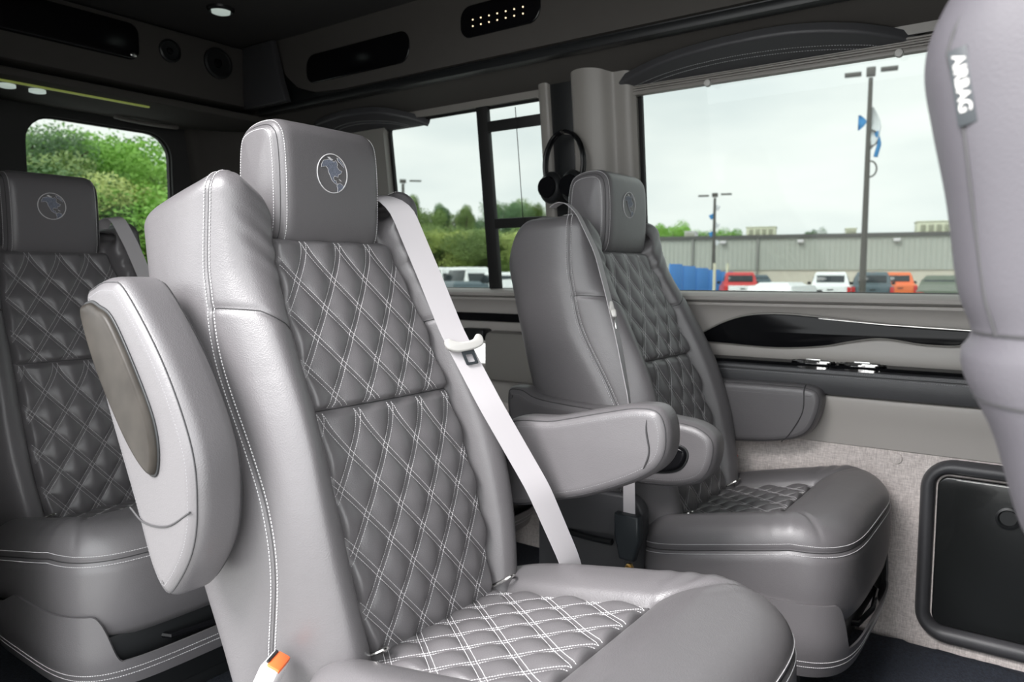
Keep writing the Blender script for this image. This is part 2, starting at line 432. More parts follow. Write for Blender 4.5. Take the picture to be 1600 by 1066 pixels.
# ---- head rest
def build_headrest():
    S = cr([(0, .04), (.004, .12), (0, .195), (-.012, .226), (-.04, .241), (-.09, .236), (-.12, .212), (-.130, .15), (-.128, .06), (-.11, .018), (-.06, 0), (-.018, .007)], 7, True)
    S = S*np.array([1.12, 1.06])+np.array([-.203, 1.128]); n = len(S); S = ccw(S); W = .136; r = .036
    rings = []; ns = 9
    ys = []
    for k in range(ns+1):
        a = math.pi/2*(1-k/ns); ys.append((-(W-r)-r*math.sin(a), r*(1-math.cos(a))))
    for y in np.linspace(-(W-r), W-r, 22)[1:-1]: ys.append((y, 0))
    for k in range(ns+1):
        a = math.pi/2*k/ns; ys.append(((W-r)+r*math.sin(a), r*(1-math.cos(a))))
    cen = S.mean(0); G = []
    for f in (.06, .3, .6, .85):     # side gusset, slightly domed
        Q = cen+(offs(S, r)-cen)*f; G.append([(q[0], -W-.004*(1-f*f), q[1]) for q in Q])
    for (y, i) in ys:
        Q = offs(S, i); bul = .004*(1-(y/W)**2)
        G.append([(q[0]+bul*(1 if q[0] > -.27 else -1), y, q[1]) for q in Q])
    for f in (.85, .6, .3, .06):
        Q = cen+(offs(S, r)-cen)*f; G.append([(q[0], W+.004*(1-f*f), q[1]) for q in Q])
    G = np.array(G); nn = gnorm(G, True)
    if nn[len(G)//2, 0, 0] < 0: nn = -nn
    sts = []; sms = []; seam_r = 4+4
    for rr in (seam_r, len(G)-1-seam_r):
        G[rr] -= nn[rr]*.003
    for rr, sg in ((seam_r, 1), (len(G)-1-seam_r, -1)):
        sm = MB(); sms.append(sm)
        P = np.vstack([G[rr], G[rr][:1]]); Nn = np.vstack([nn[rr], nn[rr][:1]])
        sm.tube(resample(P+Nn*.0006, .006)[0], .0009, 5)
        for q in (-2, 2):
            st = MB(); sts.append(st); k = rr+q*(1 if q > 0 else 1); P = np.vstack([G[k], G[k][:1]]); Nn = np.vstack([nn[k], nn[k][:1]])
            dashes(st, P+Nn*.0002, Nn, .0052, .0038, .0013, .0008)
    F = gridF(len(G), n, True); F.append(tuple(range(n))); F.append(tuple((len(G)-1)*n+k for k in range(n)))
    me = fixn(mkmesh('headrest', G.reshape(-1, 3), F, M['leather']))
    return me, [s.me('stitching', M['stitch'], False) for s in sts], [s.me('seam_line', M['seam']) for s in sms]
# ---- embroidered globe, drawn in a unit disc; (u right, v up) as seen from the front
NA = [(-.72, .42), (-.60, .62), (-.42, .66), (-.25, .70), (-.02, .66), (.10, .60), (.22, .70), (.34, .52), (.30, .36), (.45, .22), (.62, .18), (.55, .04), (.38, -.02), (.36, -.16), (.26, -.14), (.12, -.12), (.04, -.22), (.10, -.36), (.22, -.34), (.24, -.46), (.34, -.52), (.28, -.56), (.10, -.48), (-.06, -.36), (-.16, -.16), (-.28, .04), (-.32, .22), (-.44, .34), (-.60, .30), (-.74, .26)]
SA = [(.34, -.52), (.46, -.46), (.62, -.52), (.72, -.60), (.64, -.74), (.52, -.82), (.40, -.90), (.30, -.94), (.32, -.76), (.26, -.62)]
GL = [(.30, .84), (.46, .80), (.58, .66), (.70, .56), (.80, .36), (.66, .46), (.52, .58), (.38, .66)]
CUBA = [(.40, -.24), (.52, -.30), (.60, -.36), (.48, -.32)]
ARC = [(-.34, .82), (-.20, .84), (-.10, .76), (.04, .72), (-.10, .66), (-.24, .74)]
def build_emblem():
    R = .0385; x0 = -.1942; cy, cz = -.012, 1.284
    P = lambda u, v, d=0: (x0+d, cy+R*u, cz+R*v)
    ring = MB(); pts = [P(math.cos(a), math.sin(a)) for a in np.linspace(0, 2*math.pi, 61)]; ring.tube(pts, .0011, 6, caps=False)
    land = MB(); line = ring
    for poly in (NA, SA, GL):
        pad(land, poly, (x0, cy, cz), (0, R, 0), (0, 0, R), (1, 0, 0), .0009, .0, 1)
        q = [P(u, v, .0008) for u, v in poly]; line.tube(q+[q[0]], .00042, 5, caps=False)
    for poly in (CUBA, ARC): pad(line, poly, (x0, cy, cz), (0, R, 0), (0, 0, R), (1, 0, 0), .0014, .0, 1)
    return ring.me('globe_emblem', M['stitch']), land.me('continents', M['thread_blue'], False)
# ---- cushion
XC, LX, LY, NE = .33, .355, .332, 4.6
def outl(th):
    c, s = math.cos(th), math.sin(th); e = 2/NE
    return XC+LX*math.copysign(abs(c)**e, c), LY*math.copysign(abs(s)**e, s)
ZSEAM = .455
def ctop(x, y):
    a = abs(y)
    sb = .040*(1-math.exp(-max(0, a-.187)/.030)) if a > .187 else 0
    xf = .425-.02*math.cos(a/.19*1.5)*0; fb = .036*(1-math.exp(-max(0, x-xf)/.040)) if x > xf else 0
    z = .488+max(sb, fb)
    z -= .02*max(0, (x-.5)/.2)**2
    # side/front bolster seam, insert corner -> outer front corner
    if a > .185 and x > .38:
        u = (x-.425)*.55-(a-.187)*.84; z -= .006*math.exp(-(u/.007)**2)
    # valley round the insert
    dv = min(abs(a-.187) if x < .425 else 9, abs(x-.425) if a < .187 else 9); z -= .012*math.exp(-(dv/.010)**2)
    # small leather folds on the outer bolsters
    if a > .19 and .25 < x < .62: z += .0016*math.sin((x*.9-a*.5)*150+3*math.sin(a*20))*math.exp(-((x-.46)/.08)**2)*min(1, (a-.19)/.05)
    return z
def tilt(x): return -.088*max(0, 1-x/.52)
def cush_point(x, y, rho):
    z = ctop(x, y)
    if rho > .80: f = (rho-.80)/.20; z = ZSEAM+(z-ZSEAM)*math.sqrt(max(0, 1-f*f))
    return z
def build_cushion():
    NT = 240; ths = [2*math.pi*k/NT for k in range(NT)]; rh = list(np.linspace(.01, .80, 75))+[.80+.2*math.sin(a) for a in np.linspace(0, math.pi/2, 13)[1:]]
    G = []
    for r_ in rh:
        row = []
        for th in ths:
            ox, oy = outl(th); x = XC+(ox-XC)*r_; y = oy*r_; row.append((x, y, cush_point(x, y, r_)))
        G.append(row)
    o = np.array([outl(t) for t in ths]); cen = np.array([XC, 0])
    for (zz, k) in ((.449, .992), (.446, 1.004), (.42, 1.012), (.37, 1.016), (.32, 1.008), (.285, .985), (.262, .93), (.258, .80), (.258, .1)):
        G.append([(*(cen+(p-cen)*k), zz) for p in o])
    G = np.array(G)
    for i in range(len(G)):
        for k in range(NT):
            if G[i, k, 2] > .30: G[i, k, 2] += tilt(G[i, k, 0])*min(1, (G[i, k, 2]-.30)/.12)
    nn = gnorm(G, True)
    if nn[5, 0, 2] < 0: nn = -nn
    F = gridF(len(G), NT, True); F.append(tuple(range(NT))); F.append(tuple((len(G)-1)*NT+k for k in range(NT)))
    me = fixn(mkmesh('seat_cushion', G.reshape(-1, 3), F, M['leather']))
    st = MB(); sm = MB(); i0 = len(rh)-1
    loop = lambda k, s_: np.vstack([o*0, o[:1]*0]) if 0 else None
    def ring(zz, k): q = [(*(cen+(p-cen)*k), zz+tilt((cen+(p-cen)*k)[0])) for p in o]; return np.array(q+[q[0]])
    nrm = np.array([[p[0]-XC, p[1], .05] for p in o]+[[o[0][0]-XC, o[0][1], .05]])
    sm.tube(resample(ring(.4495, .996), .012)[0], .0012, 5)
    rim = G[len(rh)-2]; dashes(st, np.vstack([rim, rim[:1]]), nrm+np.array([0, 0, .15]), .0056, .0041, .0014, .0009, .0006)
    dashes(st, ring(.4415, 1.0075), nrm, .0056, .0041, .0014, .0009, .0004)
    return me, st.me('stitching', M['stitch'], False), sm.me('seam_line', M['seam'])
def build_cinsert():
    xs = np.linspace(.00, .425, 130); ys = np.linspace(-.187, .187, 121); G = np.zeros((130, 121, 3))
    bx = lambda x: x
    for i, x in enumerate(xs):
        t = max(0, .425-x)
        for k, y in enumerate(ys):
            e = min(1, (.187-abs(y))/.012, t/.012)**.5 if t > 0 and abs(y) < .187 else 0
            G[i, k] = (x, y, .480+.009*e+.009*float(puff(y, t+.02))*e+.004*(1-(y/.187)**2)+tilt(x))
    me = fixn(mkmesh('quilted_seat_panel', G.reshape(-1, 3), gridF(130, 121), M['leather']))
    st = MB()
    def surf(x, y):
        fi = (x-.0)/.425*129; fk = (y+.187)/.374*120; i = int(np.clip(fi, 0, 128)); k = int(np.clip(fk, 0, 119)); a, b = fi-i, fk-k
        return G[i, k]*(1-a)*(1-b)+G[i+1, k]*a*(1-b)+G[i, k+1]*(1-a)*b+G[i+1, k+1]*a*b
    up = np.array([0, 0, 1.])
    for n_ in range(-8, 9):
        for sg in (-1, 1):
            for d in (-DEL, DEL):
                P = []
                for t in np.linspace(.004, .41, 130):
                    y = PY*(n_+d+sg*float(gq(t+.02)))
                    if abs(y) < .182: P.append(surf(.425-t, y))
                    else:
                        if len(P) > 2: dashes(st, P, [up]*len(P), .0046, .0036, .0010, .0006, .0004)
                        P = []
                if len(P) > 2: dashes(st, P, [up]*len(P), .0046, .0036, .0010, .0006, .0004)
    return me, st.me('stitching', M['stitch'], False)
# ---- shroud (valance) round the base, pedestal, lever
def build_shroud():
    NT = 240; top = []; bot = []; V = []; rows = 9
    G = np.zeros((rows*2, NT, 3)); cen = np.array([XC, 0])
    def ht(x, y, th):
        # high skirt round the front corners, low strip across the front middle and along the rear sides
        hi = .330
        a = abs(y)
        if x > .58 and a < .285:
            f = min(1, max(0, (.285-a)/.05)); f = f*f*(3-2*f); return hi*(1-f)+.215*f+.012*(1-f)*f*4
        if x < .30: return hi-.02-.05*min(1, (.30-x)/.2)
        return hi-.02+.02*math.cos((a-.3)*3)
    for k in range(NT):
        th = 2*math.pi*k/NT; ox, oy = outl(th); t = ht(ox, oy, th); b = .150+.02*(1 if ox < .2 else 0)*0
        for i in range(rows):
            f = i/(rows-1); z = b+(t-b)*f; kx = 1.028-.045*(1-f)**2 if True else 1
            kx = 1.030-.06*max(0, (.24-z)/.09)**1.5 if z < .24 else 1.030
            G[i, k] = (cen[0]+(ox-cen[0])*kx, oy*kx, z)
        for i in range(rows):
            f = 1-i/(rows-1); p = G[rows-1-i, k]; dx, dy = p[0]-cen[0], p[1]; l = math.hypot(dx, dy)
            G[rows+i, k] = (p[0]-dx/l*.007, p[1]-dy/l*.007, p[2])
    F = gridF(rows*2, NT, True)
    for k in range(NT): F.append(((rows*2-1)*NT+k, (rows*2-1)*NT+(k+1) % NT, (k+1) % NT, k))
    me = fixn(mkmesh('shroud', G.reshape(-1, 3), F, M['leather'], True, .9))
    st = MB()
    for zz in (.178, .192):
        P = []; N_ = []
        for k in range(NT+1):
            ox, oy = outl(2*math.pi*k/NT); kx = 1.0305-.06*max(0, (.24-zz)/.09)**1.5; P.append((cen[0]+(ox-cen[0])*kx, oy*kx, zz)); N_.append((ox-XC, oy, 0))
        dashes(st, np.array(P), np.array(N_), .0056, .0041, .0014, .0009, .0004)
    return me, st.me('stitching', M['stitch'], False)
def build_pedestal():
    b = MB(); b.box((.33, 0, .232), (.64, .55, .08), .01); b.box((.30, 0, .12), (.46, .44, .19), .008)
    b.box((.30, 0, .02), (.46, .42, .04), .006)
    for x in (.14, .46):
        for y in (-.17, .17): b.lathe([(.018, 0), (.018, .2)], (x, y, .02), n=14)
    cl = []
    for x in (.12, .30, .48):
        for y in (-.185, .185): c = MB(); cl.append(c); c.lathe([(.014, 0), (.014, .006), (.009, .007), (.009, .016), (.005, .02)], (x, y, .04), n=6)
    l = MB(); l.tube([(.60, -.16, .235), (.665, -.12, .225), (.68, 0, .222), (.665, .12, .225), (.60, .16, .235)], .008, 8)
    return b.me('pedestal', M['black']), [c.me('bolt', M['steel']) for c in cl], l.me('slide_lever', M['gloss'])
def build_hinge():
    h = MB(); h.tube(cr([(.06, -.20, .42), (.10, -.185, .442), (.10, -.165, .442), (.06, -.155, .42)], 5), .0035, 8)
    h2 = MB(); h2.tube(cr([(.06, .17, .42), (.10, .185, .447), (.10, .205, .447), (.06, .215, .42)], 5), .0035, 8)
    return [h.me('anchor_loop', M['steel']), h2.me('anchor_loop', M['steel'])]
MB_BACK = build_back(); SLOPE = .02; MB_BACK2 = build_back(); MB_INS = build_insert(); MB_HR = build_headrest(); MB_EM = build_emblem(); MB_CU = build_cushion(); MB_CI = build_cinsert(); MB_SH = build_shroud(); MB_PD = build_pedestal(); MB_HG = build_hinge()
GS = 'quilted captain chairs in the cabin'
def seat(x, y, label, sx=1.0, rz=0, hy=0, hz=0):
    r = empty('captain_chair', (x, y, 0), label, 'seat', GS, rz)
    def P(n, me, p=r):
        if isinstance(me, list): return [ob(n, q_, p) for q_ in me]
        return ob(n, me, p)
    bk = MB_BACK if x > -.98-.03 and x < -.98 else MB_BACK2
    b = P('backrest', bk[0]); P('stitching', bk[1], b); P('seam_line', bk[2], b)
    q = P('quilted_panel', MB_INS[0]); P('stitching', MB_INS[1], q); P('seam_line', MB_INS[2], q)
    h = P('headrest', MB_HR[0]); h.location = (0, hy, hz); P('stitching', MB_HR[1], h); P('seam_line', MB_HR[2], h)
    e = P('globe_emblem', MB_EM[0], h); e['label'] = 'embroidered white globe outline with blue grey continents'
    P('embroidered_land', MB_EM[1], h)
    c = P('seat_cushion', MB_CU[0]); P('stitching', MB_CU[1], c); P('seam_line', MB_CU[2], c)
    ci = P('quilted_seat_panel', MB_CI[0]); P('stitching', MB_CI[1], ci)
    s = P('shroud', MB_SH[0]); P('stitching', MB_SH[1], s)
    p = P('pedestal', MB_PD[0]); P('bolt', MB_PD[1], p); lv = P('slide_lever', MB_PD[2])
    P('anchor_loop', MB_HG)
    for o in (c, ci, s, p, lv): o.scale.x = sx
    return r
def arm(root, outline, y0, y1, trim=None, trim_side=-1, tm='wood', down=True, endcut=None, seamz=None, closed_n=7):
    """padded arm rest from a side outline given in world x,z"""
    rx, ry = root.location.x, root.location.y
    O2 = cr([(a-rx, b) for a, b in outline], closed_n, True); th = y1-y0; m = MB(); r = min(.03, th*.33)
    pad(m, O2, (0, y0-ry, 0), (1, 0, 0), (0, 0, 1), (0, 1, 0), th, r, 6, both=True)
    a = m.obj('armrest', M['leather'], root)
    S = ccw(O2)
    for yy, side in ((y0-ry+r*.29, -1), (y1-ry-r*.29, 1)):
        sm = MB(); st = MB()
        Q = offs(S, r*.29); P = np.array([(q[0], yy, q[1]) for q in Q]+[(Q[0][0], yy, Q[0][1])])
        c = np.append(S.mean(0), 0); Nn = np.array([(p[0]-S.mean(0)[0], side*.08, p[2]-S.mean(0)[1]) for p in P])
        Nn /= np.linalg.norm(Nn, axis=1, keepdims=True)
        sm.tube(resample(P, .01)[0], .0014, 5)
        Q2 = offs(S, r*.75); yy2 = y0-ry+.0015 if side < 0 else y1-ry-.0015
        P2 = np.array([(q[0], yy2, q[1]) for q in Q2]+[(Q2[0][0], yy2, Q2[0][1])])
        dashes(st, P2, np.tile([0, side, .01], (len(P2), 1)), .0056, .0036, .0009, .0005, .0002)
        sm.obj('seam_line', M['seam'], a); st.obj('stitching', M['stitchd'], a, False)
    if endcut:
        for seg in endcut:
            q = [(p[0]-rx, p[1]-ry, p[2]) for p in seg]; sm = MB(); sm.tube(cr(q, 6), .0016, 6); sm.obj('seam_line', M['seam'], a)
    if trim:
        T = cr([(p[0]-rx, p[1]) for p in trim], 6, True); ys = (y0-ry) if trim_side < 0 else (y1-ry)
        t0 = MB(); pad(t0, offs(ccw(T), -.004), (0, ys+.001*(-trim_side), 0), (1, 0, 0), (0, 0, 1), (0, trim_side, 0), .004, .0015, 3); t0.obj('trim_bezel', M['black'], a)
        t1 = MB(); pad(t1, T, (0, ys, 0), (1, 0, 0), (0, 0, 1), (0, trim_side, 0), .012, .010, 6); o = t1.obj('trim_panel', M[tm], a); o['label'] = 'glossy dark burl wood inlay' if tm == 'wood' else 'glossy black inlay'
    return a
s1 = seat(-1.0, 1.04, 'foreground grey leather captain chair with quilted diamond panel and its near armrest folded up')
arm(s1, [(-1.385, 1.035), (-1.351, 1.067), (-1.294, 1.077), (-1.242, 1.060), (-1.133, .945), (-1.060, .818), (-1.05, .719), (-1.068, .645), (-1.115, .580), (-1.155, .553), (-1.200, .590), (-1.250, .695), (-1.346, .891)], .62, .715,
    trim=[(-1.373, 1.012), (-1.350, 1.032), (-1.320, 1.026), (-1.269, 1.000), (-1.180, .885), (-1.150, .820), (-1.155, .765), (-1.185, .765), (-1.244, .814), (-1.325, .916)], trim_side=-1,
    endcut=[[(-1.245, .6188, .690), (-1.20, .6188, .672), (-1.13, .6188, .680), (-1.065, .6205, .715)]])
arm(s1, [(-1.02, .735), (-.88, .768), (-.757, .800), (-.680, .817), (-.630, .812), (-.610, .770), (-.616, .713), (-.655, .670), (-.75, .622), (-.858, .584), (-1.02, .555)], 1.362, 1.445,
    endcut=[[(-.650, 1.40, .8155), (-.653, 1.370, .806), (-.655, 1.3605, .770), (-.648, 1.3605, .728), (-.656, 1.3615, .698), (-.676, 1.375, .668)]])
s2 = seat(-.87, 2.055, 'driver side grey captain chair with both armrests down beside the large window', .775, 0, .028, .008)
arm(s2, [(-1.26, .745), (-1.21, .765), (-1.15, .745), (-1.0, .735), (-.86, .733), (-.754, .728), (-.68, .717), (-.640, .680), (-.652, .604), (-.70, .565), (-.80, .548), (-1.0, .545), (-1.22, .60)], 1.70, 1.785,
    trim=[(-.90, .662), (-.80, .664), (-.725, .662), (-.708, .640), (-.730, .605), (-.79, .590), (-.90, .588)], trim_side=-1, tm='gloss')
arm(s2, [(-1.0, .742), (-.877, .746), (-.70, .750), (-.585, .748), (-.550, .722), (-.556, .66), (-.589, .60), (-.664, .570), (-.80, .552), (-1.0, .548)], 2.31, 2.388,
    endcut=[[(-.598, 2.33, .750), (-.598, 2.311, .735), (-.60, 2.3095, .67), (-.635, 2.3095, .60), (-.665, 2.33, .568)]])
rc = MB(); pad(rc, rrect(-.30, .03, .16, .50, .05), (0, -.318, 0), (1, 0, 0), (0, 0, 1), (0, 1, 0), .04, .01, 3, both=True); rc.obj('recliner_cover', M['leather2'], s2)
rc = MB(); rc.tube(cr([(-.20, -.322, .37), (-.12, -.335, .372), (-.05, -.338, .375)], 5), .009, 8); rc.obj('recline_lever', M['black'], s2)
s3 = seat(-2.235, 1.03, 'rear row grey captain chair at the left, partly hidden by the foreground chair', .86)
s4 = seat(-2.13, 2.03, 'rear driver side grey captain chair, only its shoulder seen past the foreground chair', .86)
# ------------------------------------------------------------------ belts
def ribbon(name, P, W, wid, m, parent, th=.0014):
    P = np.array(P, float); W = np.array(W, float); s = np.r_[0, np.cumsum(np.linalg.norm(np.diff(P, axis=0), axis=1))]
    n = 60; q = np.linspace(0, s[-1], n); Pi = np.stack([np.interp(q, s, P[:, i]) for i in range(3)], 1); Wi = np.stack([np.interp(q, s, W[:, i]) for i in range(3)], 1)
    Pi = np.array([Pi[max(0, i-1):i+2].mean(0) for i in range(n)])
    V = []; m_ = 9
    for p, w_ in zip(Pi, Wi):
        w_ = w_/np.linalg.norm(w_)
        for k in range(m_): V.append(p+w_*wid*(k/(m_-1)-.5))
    V = np.array(V).reshape(n, m_, 3); nn = gnorm(V)
    A = np.concatenate([V+nn*th/2, (V-nn*th/2)[:, ::-1]], axis=1)
    return ob(name, fixn(mkmesh(name, A.reshape(-1, 3), gridF(n, 2*m_, True), m, True, .6)), parent)
def tongue(parent, c, along, wide, out, wid=.075, nm=''):
    """latch plate: moulded body across the webbing and a slotted metal tongue below"""
    a, w_, o = [Vector(v).normalized() for v in (along, wide, out)]; R = Matrix((w_, a, o)).transposed()
    c = Vector(c); b = MB(); out_ = cr([(-.040, .010), (-.030, .016), (-.01, .006), (.02, .006), (.034, .016), (.043, .010), (.040, -.006), (.020, -.014), (-.018, -.015), (-.038, -.006)], 5, True)
    pad(b, out_*(wid/.080), c-o*.006, w_, a, o, .013, .0045, 4, both=True)
    body = b.obj('latch_plate', M['tongue'], parent)
    t = MB()
    out2 = rrect(-.014, .014, -.048, -.008, .004, 3); hole = rrect(-.008, .008, -.042, -.024, .002, 3)
    return body, panel(out2, [hole], c+o*.002, w_, a, o, .002, M['slate'] if nm == 'a' else M['steel'], 'latch_tongue', body)
b1 = empty('seat_belt', (-.84, 1.36, .45), 'pale grey shoulder belt hanging down across the left shoulder of the foreground chair', 'seat belt', 'seat belts')
def rel(root, P): return [tuple(np.array(p)-np.array(root.location)) for p in P]
wdir = (-.06, 1, .15)
ribbon('webbing', rel(b1, [(-1.31, 1.16, 1.20), (-1.26, 1.17, 1.255), (-1.215, 1.185, 1.255), (-1.178, 1.205, 1.228), (-1.147, 1.218, 1.150), (-1.114, 1.227, 1.076), (-1.061, 1.239, .956), (-.966, 1.249, .807), (-.871, 1.294, .628), (-.824, 1.348, .463), (-.82, 1.36, .42)]), [(.1, 1, .1)]*3+[(.45, .88, .12)]*6+[(.3, .95, .1)]*2, .055, M['web'], b1)
tongue(b1, tuple(np.array((-1.028, 1.240, .932))-np.array(b1.location)), (-.37, -.13, .90), (.45, .88, .12), (.86, -.45, .30), .084, 'a')
fl = MB(); fl.box((0, 0, 0), (.05, .002, .02)); 
sl = ribbon('label_sleeve', rel(b1, [(-.842, 1.352, .485), (-.832, 1.357, .452)]), [wdir]*2, .051, M['white'], b1, .004)
b2 = empty('seat_belt', (-.853, 1.69, .33), 'slim pale belt seen edge-on across the driver side chair down to a black boot', 'seat belt', 'seat belts')
wv = (-.12, 1, 0)
ribbon('webbing', rel(b2, [(-1.19, 1.83, 1.268), (-1.165, 1.82, 1.284), (-1.125, 1.81, 1.284), (-1.085, 1.805, 1.25), (-1.01, 1.78, 1.14), (-.960, 1.752, 1.03), (-.905, 1.712, .914), (-.862, 1.695, .76), (-.857, 1.685, .60), (-.853, 1.685, .42)]), [(0, 1, 0), (0, 1, 0), (-.1, 1, 0), (-.2, 1, 0), wv, wv, wv, (-.3, .9, 0), (1, -.1, 0), (1, 0, 0)], .034, M['web'], b2)
lp = tongue(b2, tuple(np.array((-.930, 1.722, .990))-np.array(b2.location)), (-.30, .22, .9), (.55, -.75, -.3), (.7, .5, .1), .070, 'b')
bt = MB(); pad(bt, [(-.034, .10), (.034, .10), (.038, .04), (.022, -.018), (-.018, -.018), (-.034, .04)], (0, -.028, .045), (1, 0, 0), (0, 0, 1), (0, 1, 0), .030, .008, 3, both=True); bt.obj('anchor_boot', M['slate'], b2)
ab = MB(); ab.lathe([(.011, 0), (.011, .008), (.007, .009), (.007, .02)], (.010, -.018, .010), (0, -1, 0), 6); ab.obj('anchor_bolt', M['brass'], b2)
b3 = empty('seat_belt', (-2.15, 1.36, .45), 'pale shoulder belt on the rear row chair at the left', 'seat belt', 'seat belts')
ribbon('webbing', rel(b3, [(-2.50, 1.185, 1.22), (-2.455, 1.19, 1.262), (-2.415, 1.20, 1.262), (-2.375, 1.22, 1.18), (-2.31, 1.25, 1.02), (-2.20, 1.30, .81), (-2.12, 1.34, .62), (-2.06, 1.37, .47)]), [wdir]*8, .048, M['web'], b3)
def buckle(loc, m, label, tilt, rz=0):
    e = empty('belt_buckle', loc, label, 'seat belt buckle', None, rz); R = Matrix.Rotation(tilt, 3, 'Y')
    h = MB(); h.box((0, 0, 0), (.032, .056, .085), .006, R); h.obj('housing', M['white'], e)
    bt = MB(); bt.box(R @ Vector((.004, 0, .0405)), (.024, .046, .012), .004, R); bt.obj('release_button', m, e)
    sl = MB(); sl.box(R @ Vector((-.009, 0, .046)), (.005, .036, .004), .001, R); sl.obj('latch_slot', M['black'], e)
    s = MB(); s.tube([R @ Vector((0, 0, -.04)), R @ Vector((-.01, 0, -.15)), (-.05, .02, -.22)], .008, 8); s.obj('stalk', M['black'], e)
    return e
buckle((-1.020, .716, .412), M['orange'], 'white buckle with an orange button at the near side of the foreground chair', .45, .5)
buckle((-.83, 2.30, .475), M['red'], 'buckle with a red button beyond the driver side chair cushion', .5)
# ================================================================== VAN SHELL
def yw(z): return 2.40-.12*(z-1.0)
Lz = Vector((0, -.12, 1)).normalized(); WN = Vector((0, -1, -.12)).normalized()
WU = (1, 0, 0); WO = (0, 2.40, 1.0)
fz = lambda z: (z-1.0)*math.sqrt(1+.12**2)
f = MB(); f.box((-.95, 1.49, -.03), (4.95, 1.98, .06)); struct(f.obj('floor', M['carpet'], None, False), 'dark navy carpeted van floor')
# carpet edge that laps against the wall
ce = MB(); pts = [(x, 2.372+.006*math.sin(x*31)+.004*math.sin(x*77), .0+.002) for x in np.linspace(-.55, 1.2, 60)]
V = []; 
for i, p in enumerate(pts): V += [(p[0], 2.05, .001), (p[0], p[1]-.03, .012), (p[0], p[1], .014+.004*math.sin(p[0]*53)), (p[0], p[1]+.018, .004)]
me = mkmesh('carpet_mat', V, gridF(60, 4), M['carpet']); fixn(me); tag(ob('carpet_mat', me), 'dark navy carpet piece meeting the woven wall at the lower right', 'carpet')
wins = [((-2.365, -1.53, 1.02, 1.725), .05), ((-1.18, .35, 1.02, 1.725), .04)]
holes = [rrect(a[0], a[1], fz(a[2]), fz(a[3]), r) for a, r in wins]
panel([(-3.45, fz(.99)), (1.6, fz(.99)), (1.6, fz(2.15)), (-3.45, fz(2.15))], holes, WO, WU, Lz, WN, .05, M['plastic'], 'wall_left'); struct(COL.objects['wall_left'], 'taupe upper driver side wall with two windows')
m = MB(); m.box((-.95, 2.43, .285), (4.95, .05, .575)); m.obj('lower_wall', M['cloth'], COL.objects['wall_left'], False)['label'] = 'woven grey cloth lower wall'
# rails running the length of the wall: (profile in y,z)
def rail(name, prof, x0, x1, m, parent=None, nseg=2, bend=None):
    P = np.array(prof); n = len(P); V = []
    for x in np.linspace(x0, x1, nseg): V += [(x, p[0], p[1]) for p in P]
    F = gridF(nseg, n, True)+[tuple(range(n))[::-1], tuple((nseg-1)*n+k for k in range(n))]
    return ob(name, fixn(mkmesh(name, V, F, m, True, .6)), parent)
def rp(P, n=5): return [tuple(q) for q in cr(P, n, True)]
o = rail('trim_1', [(2.45, .565), (2.408, .565), (2.400, .570), (2.394, .60), (2.384, .66), (2.372, .700), (2.374, .714), (2.385, .722), (2.45, .722)], -3.4, 1.6, M['plastic_lit']); struct(o, 'smooth taupe panel above the woven wall')
o = rail('trim_2', [(2.45, .80), (2.415, .80), (2.400, .812), (2.392, .83), (2.396, .86), (2.410, .90), (2.408, .95), (2.396, .972), (2.385, .982), (2.384, .990), (2.40, 1.0), (2.45, 1.0)], -3.4, 1.6, M['plastic_lit']); struct(o, 'taupe panel below the windows')
o = rail('trim_3', [(2.45, .993), (2.380, .993), (2.368, 1.000), (2.366, 1.010), (2.376, 1.020), (2.40, 1.026), (2.45, 1.026)], -3.4, 1.6, M['plastic_lit']); struct(o, 'window sill ledge')
lp_ = tag(rail('padded_wall_rail', [(2.42, .718), (2.372, .718), (2.362, .724), (2.356, .745), (2.356, .775), (2.362, .795), (2.374, .803), (2.42, .803)], -.97, 1.6, M['leather2']), 'dark padded leather rail with double stitching under the large window', 'wall trim')
st = MB()
for z, y in ((.790, 2.3600), (.778, 2.3562)): dashes(st, [(-.96, y, z), (1.5, y, z)], [(0, -1, .2)]*2, .0062, .0045, .0013, .0008)
st.obj('stitching', M['stitchd'], lp_, False)
sm = MB(); sm.tube([(-.96, 2.3563, .784), (1.5, 2.3563, .784)], .0012, 5); sm.obj('seam_line', M['seam'], lp_)
ch = tag(rail('console_ledge', [(2.42, .803), (2.362, .803), (2.355, .808), (2.358, .812), (2.375, .816), (2.42, .818)], -.97, 1.6, M['gloss']), 'thin glossy black ledge holding the cup holders', 'ledge')
for x, lb in ((-.589, 'chrome cup holder nearer the driver side chair'), (-.452, 'chrome cup holder further from the driver side chair')):
    e = empty('cup_holder', (x, 2.374, .820), lb, 'cup holder', 'chrome cup holders on the wall ledge')
    r = MB(); r.lathe([(.040, -.03), (.044, .001), (.050, .003), (.053, .001), (.053, -.003)], (0, 0, 0), n=36); q = r.obj('rim', M['chrome'], e); e.scale = (1.25, .34, .8)
    c = MB(); c.lathe([(.036, -.02), (.038, .003), (.034, .0035)], (0, 0, 0), n=30); c.obj('well', M['gloss'], e)
    l = MB(); l.box((0, -.018, .005), (.034, .010, .004), .001); l.obj('bright_tab', M['chrome'], e)
